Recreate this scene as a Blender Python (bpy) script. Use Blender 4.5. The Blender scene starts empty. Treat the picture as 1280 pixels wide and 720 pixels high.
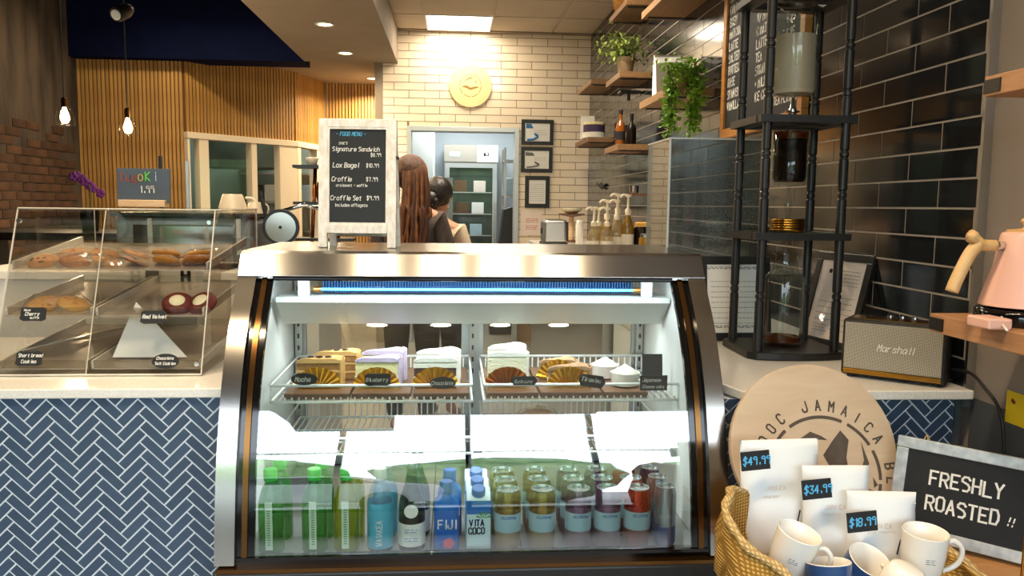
import bpy, bmesh, math, random
from mathutils import Vector, Matrix
random.seed(7)
SC = bpy.context.scene
COL = SC.collection
R = math.radians

# ------------------------------------------------------------------ camera
cam_d = bpy.data.cameras.new('camera'); cam = bpy.data.objects.new('camera', cam_d); COL.objects.link(cam)
cam_d.sensor_width = 36.0; cam_d.lens = 28.125; cam_d.clip_start = 0.02; cam_d.clip_end = 200
YAW, PITCH, ROLL = R(4.279), R(5.945), R(0.67)
_f = Vector((math.sin(YAW)*math.cos(PITCH), math.cos(YAW)*math.cos(PITCH), -math.sin(PITCH)))
_r0 = Vector((math.cos(YAW), -math.sin(YAW), 0)); _u0 = _r0.cross(_f)
_r = _r0*math.cos(ROLL) + _u0*math.sin(ROLL); _u = -_r0*math.sin(ROLL) + _u0*math.cos(ROLL)
cam.matrix_world = Matrix(((_r.x, _u.x, -_f.x, 0), (_r.y, _u.y, -_f.y, 0), (_r.z, _u.z, -_f.z, 1.37), (0, 0, 0, 1)))
SC.camera = cam

# ------------------------------------------------------------------ world, exposure
W = bpy.data.worlds.new('world'); SC.world = W; W.use_nodes = True
_bg = W.node_tree.nodes['Background']; _bg.inputs[0].default_value = (0.78, 0.89, 1.0, 1); _bg.inputs[1].default_value = 7.5
SC.view_settings.view_transform = 'Standard'; SC.view_settings.look = 'None'
SC.view_settings.exposure = 0.2; SC.view_settings.gamma = 1.0; SC.view_settings.use_curve_mapping = False
SC.cycles.use_denoising = True
SC.cycles.max_bounces = 10; SC.cycles.transparent_max_bounces = 32; SC.cycles.diffuse_bounces = 4
SC.cycles.glossy_bounces = 4; SC.cycles.transmission_bounces = 8
SC.cycles.sample_clamp_indirect = 2.0; SC.cycles.blur_glossy = 1.0; SC.cycles.caustics_reflective = False; SC.cycles.caustics_refractive = False

def area_light(name, loc, size, power, color, rot=(0, 0, 0), parent=None, shape='RECTANGLE', spread=180):
    d = bpy.data.lights.new(name, 'AREA'); d.energy = power; d.color = color; d.shape = shape
    d.size = size[0]; d.size_y = size[1]; d.spread = R(spread)
    o = bpy.data.objects.new(name, d); COL.objects.link(o); o.location = loc; o.rotation_euler = rot; o.parent = parent
    return o
def point_light(name, loc, power, color, rad=0.03, parent=None):
    d = bpy.data.lights.new(name, 'POINT'); d.energy = power; d.color = color; d.shadow_soft_size = rad
    o = bpy.data.objects.new(name, d); COL.objects.link(o); o.location = loc; o.parent = parent
    return o

# ------------------------------------------------------------------ materials
def C(h):
    h = h.lstrip('#'); v = [int(h[i:i+2], 16)/255 for i in (0, 2, 4)]
    return tuple((c/12.92 if c <= .04045 else ((c+.055)/1.055)**2.4) for c in v) + (1.0,)
MATS = {}
def _new(name):
    m = bpy.data.materials.new(name); m.use_nodes = True; MATS[name] = m
    return m, m.node_tree.nodes, m.node_tree.links, m.node_tree.nodes['Principled BSDF']
def coords(nt, ob='Object', scale=(1, 1, 1)):
    tc = nt.nodes.new('ShaderNodeTexCoord'); mp = nt.nodes.new('ShaderNodeMapping'); mp.inputs['Scale'].default_value = scale
    nt.links.new(tc.outputs[ob], mp.inputs[0]); return mp.outputs[0]
def mat(name, col, rough=.5, metal=0., var=None, nscale=8., stretch=(1, 1, 1), bump=0., bscale=None, coat=0., spec=.5, perobj=0., trans=0., sss=0.):
    """procedural principled material: noise between col and var, optional bump and per-object variation"""
    m, N, L, B = _new(name)
    c1 = C(col) if isinstance(col, str) else col
    B.inputs['Base Color'].default_value = c1; B.inputs['Roughness'].default_value = rough; B.inputs['Metallic'].default_value = metal
    B.inputs['Coat Weight'].default_value = coat; B.inputs['Specular IOR Level'].default_value = spec
    if trans: B.inputs['Transmission Weight'].default_value = trans
    if sss: B.inputs['Subsurface Weight'].default_value = sss; B.inputs['Subsurface Radius'].default_value = (.01, .006, .004)
    out = None
    if var:
        co = coords(m.node_tree, scale=stretch)
        n = N.new('ShaderNodeTexNoise'); n.inputs['Scale'].default_value = nscale; n.inputs['Detail'].default_value = 6
        L.new(co, n.inputs['Vector'])
        r = N.new('ShaderNodeValToRGB'); r.color_ramp.elements[0].position = .35; r.color_ramp.elements[1].position = .65
        r.color_ramp.elements[0].color = c1; r.color_ramp.elements[1].color = C(var)
        L.new(n.outputs['Fac'], r.inputs[0]); out = r.outputs[0]
    if perobj:
        oi = N.new('ShaderNodeObjectInfo'); mr = N.new('ShaderNodeMapRange')
        mr.inputs['To Min'].default_value = 1-perobj; mr.inputs['To Max'].default_value = 1+perobj
        L.new(oi.outputs['Random'], mr.inputs['Value'])
        h = N.new('ShaderNodeHueSaturation'); L.new(mr.outputs[0], h.inputs['Value'])
        if out: L.new(out, h.inputs['Color'])
        else: h.inputs['Color'].default_value = c1
        out = h.outputs[0]
    if out: L.new(out, B.inputs['Base Color'])
    if bump:
        co = coords(m.node_tree, scale=stretch)
        n = N.new('ShaderNodeTexNoise'); n.inputs['Scale'].default_value = bscale or nscale*3; n.inputs['Detail'].default_value = 5
        L.new(co, n.inputs['Vector'])
        b = N.new('ShaderNodeBump'); b.inputs['Strength'].default_value = bump; b.inputs['Distance'].default_value = .01
        L.new(n.outputs['Fac'], b.inputs['Height']); L.new(b.outputs[0], B.inputs['Normal'])
    return m
def emit(name, col, strength):
    m, N, L, B = _new(name); B.inputs['Base Color'].default_value = C(col); B.inputs['Emission Color'].default_value = C(col)
    B.inputs['Emission Strength'].default_value = strength; return m
def glass(name, tint='#ffffff', ior=1.5, k=1.0, rough=0.0, haze=0., hazecol='#ffffff'):
    """thin pane: clear or tinted see-through with a Fresnel mirror on the outer faces"""
    m, N, L, B = _new(name); N.remove(B); o = N['Material Output']
    t = N.new('ShaderNodeBsdfTransparent'); t.inputs[0].default_value = C(tint)
    g = N.new('ShaderNodeBsdfGlossy'); g.inputs['Roughness'].default_value = rough
    fr = N.new('ShaderNodeFresnel'); fr.inputs[0].default_value = ior
    ge = N.new('ShaderNodeNewGeometry'); s = N.new('ShaderNodeMath'); s.operation = 'SUBTRACT'; s.inputs[0].default_value = 1
    L.new(ge.outputs['Backfacing'], s.inputs[1])
    p = N.new('ShaderNodeMath'); p.operation = 'MULTIPLY'; L.new(fr.outputs[0], p.inputs[0]); L.new(s.outputs[0], p.inputs[1])
    q = N.new('ShaderNodeMath'); q.operation = 'MULTIPLY'; q.use_clamp = True; L.new(p.outputs[0], q.inputs[0]); q.inputs[1].default_value = k
    base = t.outputs[0]
    if haze:
        d = N.new('ShaderNodeBsdfDiffuse'); d.inputs[0].default_value = C(hazecol)
        x = N.new('ShaderNodeMixShader'); x.inputs[0].default_value = haze; L.new(t.outputs[0], x.inputs[1]); L.new(d.outputs[0], x.inputs[2]); base = x.outputs[0]
    mx = N.new('ShaderNodeMixShader'); L.new(q.outputs[0], mx.inputs[0]); L.new(base, mx.inputs[1]); L.new(g.outputs[0], mx.inputs[2])
    L.new(mx.outputs[0], o.inputs[0]); return m
def brushed(name, col, rough=.28, axis=(1, 1, 60), bump=.03, aniso=0.):
    m, N, L, B = _new(name); B.inputs['Base Color'].default_value = C(col); B.inputs['Metallic'].default_value = 1
    if aniso:
        B.inputs['Anisotropic'].default_value = aniso; tg = N.new('ShaderNodeTangent'); tg.direction_type = 'RADIAL'; tg.axis = 'X'; L.new(tg.outputs[0], B.inputs['Tangent'])
    co = coords(m.node_tree, scale=axis); n = N.new('ShaderNodeTexNoise'); n.inputs['Scale'].default_value = 12; n.inputs['Detail'].default_value = 4
    L.new(co, n.inputs['Vector']); mr = N.new('ShaderNodeMapRange'); mr.inputs['To Min'].default_value = rough*.92; mr.inputs['To Max'].default_value = rough*1.08
    L.new(n.outputs['Fac'], mr.inputs['Value']); L.new(mr.outputs[0], B.inputs['Roughness'])
    return m
def woodmat(name, a, b, rough=.5, scale=6., stretch=(1, 12, 12), perobj=0., bump=.08):
    m, N, L, B = _new(name); B.inputs['Roughness'].default_value = rough
    co = coords(m.node_tree, scale=stretch)
    n = N.new('ShaderNodeTexNoise'); n.inputs['Scale'].default_value = scale; n.inputs['Detail'].default_value = 8; n.inputs['Distortion'].default_value = .6
    L.new(co, n.inputs['Vector'])
    r = N.new('ShaderNodeValToRGB'); r.color_ramp.elements[0].position = .3; r.color_ramp.elements[1].position = .7
    r.color_ramp.elements[0].color = C(a); r.color_ramp.elements[1].color = C(b); L.new(n.outputs['Fac'], r.inputs[0]); out = r.outputs[0]
    if perobj:
        oi = N.new('ShaderNodeObjectInfo'); mr = N.new('ShaderNodeMapRange'); mr.inputs['To Min'].default_value = 1-perobj; mr.inputs['To Max'].default_value = 1+perobj
        L.new(oi.outputs['Random'], mr.inputs['Value']); h = N.new('ShaderNodeHueSaturation'); L.new(mr.outputs[0], h.inputs['Value']); L.new(out, h.inputs['Color']); out = h.outputs[0]
    L.new(out, B.inputs['Base Color'])
    bp = N.new('ShaderNodeBump'); bp.inputs['Strength'].default_value = bump; bp.inputs['Distance'].default_value = .004
    L.new(n.outputs['Fac'], bp.inputs['Height']); L.new(bp.outputs[0], B.inputs['Normal'])
    return m
def weave(name, a, b, scale=260., rough=.9, bump=.5):
    """two crossed thread waves"""
    m, N, L, B = _new(name); B.inputs['Roughness'].default_value = rough; B.inputs['Specular IOR Level'].default_value = .1
    co = coords(m.node_tree)
    ws = []
    for ax in ('X', 'Z'):
        w = N.new('ShaderNodeTexWave'); w.bands_direction = ax; w.inputs['Scale'].default_value = scale/3; w.inputs['Distortion'].default_value = .3; w.inputs['Detail'].default_value = 2
        L.new(co, w.inputs['Vector']); ws.append(w.outputs['Fac'])
    mm = N.new('ShaderNodeMath'); mm.operation = 'MULTIPLY'; L.new(ws[0], mm.inputs[0]); L.new(ws[1], mm.inputs[1])
    r = N.new('ShaderNodeValToRGB'); r.color_ramp.elements[0].color = C(a); r.color_ramp.elements[1].color = C(b); r.color_ramp.elements[1].position = .6
    L.new(mm.outputs[0], r.inputs[0]); L.new(r.outputs[0], B.inputs['Base Color'])
    bp = N.new('ShaderNodeBump'); bp.inputs['Strength'].default_value = bump; bp.inputs['Distance'].default_value = .003
    L.new(mm.outputs[0], bp.inputs['Height']); L.new(bp.outputs[0], B.inputs['Normal'])
    return m

# ------------------------------------------------------------------ mesh builder
class MB:
    def __init__(s): s.v = []; s.f = []
    def add(s, vs, fs, mtx=None):
        b = len(s.v)
        s.v += [tuple(mtx @ Vector(p)) if mtx is not None else tuple(p) for p in vs]
        s.f += [tuple(b+i for i in f) for f in fs]; return s
    def box(s, x0, x1, y0, y1, z0, z1, mtx=None):
        return s.add([(x0, y0, z0), (x1, y0, z0), (x1, y1, z0), (x0, y1, z0), (x0, y0, z1), (x1, y0, z1), (x1, y1, z1), (x0, y1, z1)],
                     [(0, 3, 2, 1), (4, 5, 6, 7), (0, 1, 5, 4), (1, 2, 6, 5), (2, 3, 7, 6), (3, 0, 4, 7)], mtx)
    def cbox(s, c, d, rot=None):
        m = Matrix.Translation(c) @ (rot.to_4x4() if rot is not None else Matrix())
        return s.box(-d[0]/2, d[0]/2, -d[1]/2, d[1]/2, -d[2]/2, d[2]/2, m)
    def lathe(s, prof, n=24, mtx=None, cap0=True, cap1=True, sx=1, sy=1):
        vs = []; fs = []
        for r, z in prof:
            for k in range(n):
                a = 2*math.pi*k/n; vs.append((r*sx*math.cos(a), r*sy*math.sin(a), z))
        for i in range(len(prof)-1):
            for k in range(n):
                k2 = (k+1) % n; fs.append((i*n+k, i*n+k2, (i+1)*n+k2, (i+1)*n+k))
        if cap0: fs.append(tuple(reversed(range(n))))
        if cap1: fs.append(tuple((len(prof)-1)*n+k for k in range(n)))
        return s.add(vs, fs, mtx)
    def cyl(s, r, z0, z1, n=20, mtx=None): return s.lathe([(r, z0), (r, z1)], n, mtx)
    def tube(s, pts, r, n=8, closed=False):
        pts = [Vector(p) for p in pts]; m = len(pts); rr = r if isinstance(r, (list, tuple)) else [r]*m
        vs = []; fs = []; up = None
        for i, p in enumerate(pts):
            a = pts[i-1] if (i > 0 or closed) else p; b = pts[(i+1) % m] if (i < m-1 or closed) else p
            t = (b-a).normalized()
            if up is None: up = Vector((0, 0, 1)) if abs(t.z) < .9 else Vector((1, 0, 0))
            x = t.cross(up)
            if x.length < 1e-6: x = t.orthogonal()
            x.normalize(); y = x.cross(t); up = y
            for k in range(n):
                q = 2*math.pi*k/n; vs.append(p + (x*math.cos(q)+y*math.sin(q))*rr[i])
        for i in range(m if closed else m-1):
            j = (i+1) % m
            for k in range(n):
                k2 = (k+1) % n; fs.append((i*n+k, i*n+k2, j*n+k2, j*n+k))
        if not closed: fs.append(tuple(reversed(range(n)))); fs.append(tuple((m-1)*n+k for k in range(n)))
        return s.add(vs, fs)
    def prism(s, poly, t0, t1, mtx=None):
        """poly in local XZ, extruded along Y from t0 to t1"""
        n = len(poly); vs = [(p[0], t0, p[1]) for p in poly] + [(p[0], t1, p[1]) for p in poly]
        fs = [tuple(range(n)), tuple(reversed(range(n, 2*n)))] + [(i, i+n, (i+1) % n+n, (i+1) % n) for i in range(n)]
        return s.add(vs, fs, mtx)
    def strip(s, prof_a, prof_b):
        """quads between two equal polylines"""
        n = len(prof_a); return s.add(list(prof_a)+list(prof_b), [(i, i+1, n+i+1, n+i) for i in range(n-1)])
    def sphere(s, c, r, n=12, m=8, sc=(1, 1, 1)):
        pr = [(max(1e-4, math.sin(math.pi*i/m)), -math.cos(math.pi*i/m)) for i in range(m+1)]
        return s.lathe(pr, n, Matrix.Translation(c) @ Matrix.Diagonal((r*sc[0], r*sc[1], r*sc[2], 1)))
    def mesh(s, name, mt, smooth=False):
        me = bpy.data.meshes.new(name); me.from_pydata(s.v, [], s.f); me.update()
        bm = bmesh.new(); bm.from_mesh(me); bmesh.ops.recalc_face_normals(bm, faces=bm.faces); bm.to_mesh(me); bm.free()
        if mt is not None: me.materials.append(MATS[mt] if isinstance(mt, str) else mt)
        if smooth:
            me.shade_smooth(); 
        return me
    def build(s, name, mt, parent=None, smooth=False, bevel=0., loc=None, rot=None, auto=None, segs=2):
        me = s.mesh(name, mt, smooth); o = bpy.data.objects.new(name, me); COL.objects.link(o)
        if parent is not None: o.parent = parent
        if loc is not None: o.location = loc
        if rot is not None: o.rotation_euler = rot
        if bevel:
            b = o.modifiers.new('bevel', 'BEVEL'); b.width = bevel; b.segments = segs; b.limit_method = 'ANGLE'; b.angle_limit = R(40)
        if auto: sharp(me, auto)
        return o
def sharp(me, deg):
    """smooth shading with sharp edges beyond an angle"""
    me.shade_smooth(); bm = bmesh.new(); bm.from_mesh(me)
    for e in bm.edges:
        if len(e.link_faces) == 2: e.smooth = e.calc_face_angle(0) < R(deg)
        else: e.smooth = False
    bm.to_mesh(me); bm.free()
def thing(name, label, cat, loc=(0, 0, 0), rz=0., group=None, rot=None):
    o = bpy.data.objects.new(name, None); COL.objects.link(o); o.empty_display_size = .05
    o.location = loc; o.rotation_euler = rot if rot else (0, 0, rz)
    return tag(o, label, cat, group)
def tag(o, label, cat, group=None, kind=None):
    o['label'] = label; o['category'] = cat
    if group: o['group'] = group
    if kind: o['kind'] = kind
    return o
def struct(o, label=None):
    o['kind'] = 'structure'
    if label: o['label'] = label
    return o
def dup(root, label, loc=None, rz=None, group=None, rot=None):
    r = root.copy(); COL.objects.link(r); r['label'] = label
    if loc is not None: r.location = loc
    if rz is not None: r.rotation_euler = (0, 0, rz)
    if rot is not None: r.rotation_euler = rot
    if group: r['group'] = group
    for ch in list(root.children):
        c = ch.copy(); COL.objects.link(c); c.parent = r
        for g in list(ch.children):
            d = g.copy(); COL.objects.link(d); d.parent = c
    return r
def link_copy(me, name, parent=None, loc=None, rot=None, mtx=None):
    o = bpy.data.objects.new(name, me); COL.objects.link(o); o.parent = parent
    if loc is not None: o.location = loc
    if rot is not None: o.rotation_euler = rot
    return o
def T(x, y, z): return Matrix.Translation((x, y, z))
def RX(a): return Matrix.Rotation(a, 4, 'X')
def RY(a): return Matrix.Rotation(a, 4, 'Y')
def RZ(a): return Matrix.Rotation(a, 4, 'Z')
def spline(pts, n=6):
    """Catmull-Rom through points (tuples of any dimension)"""
    P = [Vector(p) for p in pts]; P = [P[0]*2-P[1]] + P + [P[-1]*2-P[-2]]; out = []
    for i in range(1, len(P)-2):
        for k in range(n):
            t = k/n; a, b, c, d = P[i-1:i+3]
            out.append(tuple(.5*((2*b)+(c-a)*t+(2*a-5*b+4*c-d)*t*t+(3*b-a-3*c+d)*t**3)))
    out.append(tuple(P[-2])); return out

# ------------------------------------------------------------------ hand lettering: strokes on a 0-4 x 0-8 grid, baseline 2
GL = {'A': '022842 1434', 'B': '02083847463505 3544433202', 'C': '4738180703123243', 'D': '02083846443202', 'E': '48080242 0535', 'F': '480802 0535',
 'G': '47381807031232434525', 'H': '0208 4248 0545', 'I': '2228', 'J': '484332120304', 'K': '0208 480542', 'L': '080242', 'M': '0208254842', 'N': '02084248',
 'O': '183847433212030718', 'P': '02083847463505', 'Q': '183847433212030718 3342', 'R': '02083847463505 2542', 'S': '47381807063544433212', 'T': '0848 2822', 'U': '080312324348',
 'V': '082248', 'W': '0812253248', 'X': '0842 0248', 'Y': '0825 482522', 'Z': '08480242',
 'a': '3616050312334546 4642', 'b': '0802 0516364543321203', 'c': '4536160503123243', 'd': '4842 4536160503123243', 'e': '04444536160503123243', 'f': '4838271722 0636', 'g': '4536160503123243 46413010',
 'h': '0802 0516364542', 'i': '2622 2728', 'j': '36311000 3738', 'k': '0802 360432', 'l': '2822', 'm': '0602 05162522 25364542', 'n': '0602 0516364542', 'o': '163645433212030516', 'p': '0600 05163645433212', 'q': '4640 4536160503123243',
 'r': '0602 041636', 's': '453616053443321203', 't': '272232 0636', 'u': '060312324346 4642', 'v': '062246', 'w': '0612243246', 'x': '0642 0246', 'y': '0622 462210', 'z': '06460242',
 '0': '183847433212030718', '1': '172822', '2': '071838470242', '3': '084825354443321203', '4': '380444 3832', '5': '4808053544433212', '6': '38180703123243443514', '7': '084822', '8': '150607183847463515 1504031232434435', '9': '4636160718384742',
 '.': '2223', ',': '2211', '!': '2825 2223', '$': '473818063544331203 2921', '-': '1535', '+': '1535 2426', '"': '1816 3836', '/': '0248', ':': '2223 2526', '&': '4205172837 03123243', "'": '2826', '~': '05163445', '%': '0248'}
def _strokes(ch):
    out = []
    for st in GL.get(ch, '').split():
        pts = [(int(st[i]), int(st[i+1])) for i in range(0, len(st)-1, 2)]
        if len(pts) > 1: out.append(pts)
    return out
def lettering(name, lines, mt, parent, w=.12, wob=0.):
    """lines: (text, x, z, height, ...) on local XZ facing -Y at y; flat chalk strokes.  each: (text, x, y, z, capheight[, slant])"""
    m = MB(); rnd = random.Random(name + str(lines))
    for ln in lines:
        tx, x, y, z, h = ln[:5]; slant = ln[5] if len(ln) > 5 else 0.; up = ln[6] if len(ln) > 6 else 0.
        u = h/6.; cx = 0.
        for ch in tx:
            if ch == ' ': cx += 2.4*u; continue
            dz = rnd.uniform(-wob, wob)*h
            for st in _strokes(ch):
                P = []
                for (a, b) in st:
                    px = cx + a*u*.72 + (b-2)*u*slant; pz = (b-2)*u + dz
                    ca, sa = math.cos(up), math.sin(up); P.append(Vector((x + px*ca - pz*sa, 0, z + px*sa + pz*ca)))
                hw = w*h/2
                for a, b in zip(P, P[1:]):
                    d = (b-a)
                    if d.length < 1e-7: continue
                    d.normalize(); nn = Vector((-d.z, 0, d.x)); a2 = a - d*hw*.8; b2 = b + d*hw*.8
                    q = [a2-nn*hw, b2-nn*hw, b2+nn*hw, a2+nn*hw]
                    m.add([(p.x, y, p.z) for p in q], [(0, 1, 2, 3)])
            cx += (4.15 if ch not in "il.,!:'1I" else 2.7)*u
    return m.build(name, mt, parent)
def textwidth(s, h):
    return sum((3.2 if c == ' ' else (4.9 if c not in "il.,!:'1I" else 3.4)) for c in s)*h/6

def rows_text(x0, x1, zs, y, h, seed):
    rn = random.Random(seed); m = MB()
    for z in zs:
        x = x0
        while x < x1-.004:
            w = rn.uniform(.004, .016)*h; e = min(x+w, x1); m.box(x, e, y-.0004, y, z, z+.0016*h); x = e+.003*h
    return m
# ------------------------------------------------------------------ common materials
mat('paint_ceiling', '#bfb2a0', .9, var='#b8ab99', nscale=3)
mat('paint_bulk', '#8f8272', .85, var='#887b6b', nscale=3)
mat('paint_navy', '#0b1230', .9, var='#090f28', nscale=4, spec=.05)
mat('paint_dark', '#12100f', .9, spec=.05)
mat('paint_grey', '#8a8078', .75, var='#857b73', nscale=4, bump=.05, bscale=120)
mat('plaster', '#2e2620', .95, var='#574b40', nscale=2.2, stretch=(1, 2.5, .6), bump=.3, bscale=14)
mat('brick', '#3d2618', .95, var='#543a27', nscale=6, bump=.5, bscale=30, perobj=.28)
mat('mortar', '#5a4c40', .95)
mat('grout_dark', '#a0968b', .9)
mat('grout_light', '#8a7156', .9)
mat('tile_black', '#131619', .12, var='#181b1f', nscale=5, perobj=.25, bump=.012, bscale=9, spec=.6)
mat('tile_white', '#efe0c8', .12, var='#ead9bf', nscale=3, perobj=.04, bump=.01, bscale=9)
mat('tile_blue', '#3a4c63', .28, var='#42556d', nscale=22, perobj=.10, bump=.02)
mat('grout_white', '#e8ecf0', .9)
woodmat('slat_wood', '#8a6230', '#b38a4c', .5, 5, (14, 14, 1), perobj=.16)
woodmat('shelf_wood', '#7a5836', '#94704a', .5, 5, (14, 1, 14), perobj=.08)
woodmat('oak_wood', '#a9784f', '#c09068', .45, 5, (14, 1, 14))
woodmat('table_wood', '#b07d4c', '#c4925e', .45, 5, (2, 12, 12))
woodmat('board_wood', '#5c3d28', '#6f4c33', .5, 6, (3, 14, 14), perobj=.1)
woodmat('pale_wood', '#c9a479', '#d9b78f', .5, 6, (1, 12, 12))
mat('floor_concrete', '#8d857b', .45, var='#7d766d', nscale=1.5)
mat('quartz', '#f0eeea', .16, var='#e4dfd8', nscale=180, perobj=.0)
brushed('steel', '#b4b1ad', .20, (1, 40, 40), aniso=.9)
brushed('steel_v', '#b0aba4', .20, (60, 60, 2))
mat('steel_plain', '#c3c3c1', .3, 1.)
mat('chrome', '#d8d8d8', .08, 1.)
mat('galvanised', '#c9cdcf', .42, .35, var='#a4abaf', nscale=45)
mat('aluminium', '#c3c8ca', .4, .7)
mat('white_metal', '#e6ebea', .35, var='#e0e6e5', nscale=3)
mat('white_wire', '#e9eceb', .3)
mat('black_metal', '#131313', .42, var='#181716', nscale=30)
mat('black_gloss', '#0a0a0b', .1)
mat('black_plastic', '#141415', .5)
mat('bronze', '#6b4a26', .2, .9)
mat('deck_grey', '#8e9395', .35, .3, var='#858a8d', nscale=4)
mat('chalkboard', '#23272b', .8, var='#282c30', nscale=10)
mat('chalk_black', '#15171b', .75, var='#1a1c20', nscale=10)
mat('slate_blue', '#3f4a55', .75, var='#455261', nscale=8)
mat('chalk_white', '#f2f2ee', .9)
mat('chalk_blue', '#63c3f5', .9)
mat('chalk_green', '#62d64a', .9)
mat('chalk_red', '#c0392f', .9)
mat('chalk_yellow', '#c9c23a', .9)
mat('chalk_pink', '#c0504a', .9)
mat('chalk_purple', '#8d7bd0', .9)
mat('ink_black', '#17171a', .8)
mat('ink_grey', '#6a6a70', .8)
mat('ink_red', '#c04a3a', .8)
mat('ink_blue', '#2f6fb0', .8)
mat('paper_white', '#f6f3ee', .8)
mat('paper_pinkish', '#e5d6cc', .8)
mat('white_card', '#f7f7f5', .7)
mat('porcelain', '#f1ece4', .18)
mat('plastic_white', '#e8e6e0', .4)
glass('clear_glass', '#fdfefe', 1.5)
glass('case_glass', '#f1f6f4', 1.6, 3.6)
glass('acrylic', '#f4f4f2', 1.49, 1.4)
glass('tint_acrylic', '#c3c9ca', 1.49, 1.0, rough=.0, haze=.10, hazecol='#a9b0b2')
glass('thin_plastic', '#fbf6ee', 1.45, 2.2, rough=.10, haze=.10)
glass('frosted', '#f4efe9', 1.49, 1.0, rough=.1, haze=.42, hazecol='#ddd3c9')
emit('lamp_warm', '#ffdca8', 14.)
emit('lamp_panel', '#fff0d8', 9.)
emit('lamp_bulb', '#ffd08a', 30.)
emit('led_blue', '#58c4ff', 4.0)
# ================================================================== the setting
RWX, BWY = 1.336, 7.9
struct(MB().box(-3.8, 4.8, -3.3, 10.9, -.1, 0).build('floor', 'floor_concrete'), 'grey concrete cafe floor')
# right wall: painted slab, tiled from the counter end to the back corner
wr = struct(MB().box(1.352, 1.6, .55, 10.9, 0, 3.4).build('wall_right', 'paint_grey'), 'right wall, grey paint in front and glossy black brick tiles behind the counter')
MB().box(1.3375, 1.352, 1.955, BWY, .86, 3.01).build('grout_bed', 'grout_dark', wr)
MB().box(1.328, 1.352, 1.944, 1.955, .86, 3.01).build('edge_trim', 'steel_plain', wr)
def clip_rect(a0, a1, lo, hi): return max(a0, lo), min(a1, hi)
TH, TL, G = .0784, .3125, .0060
_me = {}
def tile_box(dims, mt, bev=0.):
    k = (tuple(round(d, 4) for d in dims), mt)
    if k not in _me: _me[k] = MB().box(0, dims[0], 0, dims[1], 0, dims[2]).mesh('tile', mt)
    return _me[k]
cells = []
n0 = int((.87-1.374)/TH)-1
for n in range(n0, 22):
    z0, z1 = 1.374+n*TH, 1.374+(n+1)*TH
    if z1 < .90 or z0 > 2.99: continue
    y = (2.132 if n % 2 == 0 else 2.285) - TL
    while y < BWY:
        a, b = max(y+G/2, 1.957), min(y+TL-G/2, BWY-.001)
        if b-a > .02: cells.append((a, b, max(z0+G/2, .88), min(z1-G/2, 3.005)))
        y += TL
cells.sort(key=lambda c: c[0])
rest = MB()
for i, (a, b, z0, z1) in enumerate(cells):
    if i < 298:
        link_copy(tile_box((.016, b-a, z1-z0), 'tile_black'), 'tile', wr, (RWX, a, z0))
    else: rest.box(RWX, RWX+.016, a, b, z0, z1)
o = rest.build('far_tiles', 'tile_black', wr); o['kind'] = 'stuff'
mat('shade_grey', '#4a4d50', .6, var='#45484b', nscale=5)  # darker grey that paints in the shade on the lower right wall
struct(MB().box(1.344, 1.352, .56, 1.943, 0, .885).build('shade_panel', 'shade_grey'), 'added dark grey panel for the shade low on the right wall')  # dark sheet added where the lower wall lies in shade
# back wall of cream brick tiles with a doorway
DX0, DX1, DZ = -.415, .615, 2.085
wb = MB()
wb.box(-.672, DX0, BWY+.004, BWY+.14, 0, 3.05); wb.box(DX1, 1.352, BWY+.004, BWY+.14, 0, 3.05); wb.box(DX0, DX1, BWY+.004, BWY+.14, DZ, 3.05)
wb = struct(wb.build('wall_back', 'grout_light'), 'back wall of glossy cream brick tiles around the kitchen doorway')
ZR, BTH, BTL = 2.896, .0737, .2955
for n in range(-27, 2):
    z0, z1 = ZR+n*BTH, ZR+(n+1)*BTH
    if z1 < 1.0: continue
    x = (-.273 if n % 2 == 0 else -.425) - BTL*2
    while x < RWX:
        a, b = max(x+.003, -.672), min(x+BTL-.003, RWX-.002); zz0, zz1 = z0+.003, min(z1-.003, 3.005)
        spans = [(a, b)]
        if zz0 < DZ+.03:
            spans = [(a, min(b, DX0-.03)), (max(a, DX1+.03), b)]
            if zz1 > DZ+.04 and min(b, DX1+.03)-max(a, DX0-.03) > .02: link_copy(tile_box((min(b, DX1+.03)-max(a, DX0-.03), .012, zz1-DZ-.032), 'tile_white'), 'tile', wb, (max(a, DX0-.03), BWY, DZ+.032))
        for s0, s1 in spans:
            if s1-s0 > .015 and zz1-zz0 > .01: link_copy(tile_box((s1-s0, .012, zz1-zz0), 'tile_white'), 'tile', wb, (s0, BWY, zz0))
        x += BTL
# door frame and the corridor side of the white wall
dr = thing('door_1', 'open kitchen doorway with a brushed aluminium frame', 'doorway'); del dr['category']; struct(dr)
for (a, b, c, d) in ((DX0-.03, DX0+.015, 0, DZ+.03), (DX1-.015, DX1+.03, 0, DZ+.03), (DX0+.015, DX1-.015, DZ-.015, DZ+.03)):
    MB().box(a, b, BWY-.02, BWY+.16, c, d).build('door_frame', 'aluminium', dr, bevel=.003)
struct(MB().box(-.75, -.672, BWY, 9.75, 0, 2.8).build('wall_corridor', 'paint_bulk'))
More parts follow.
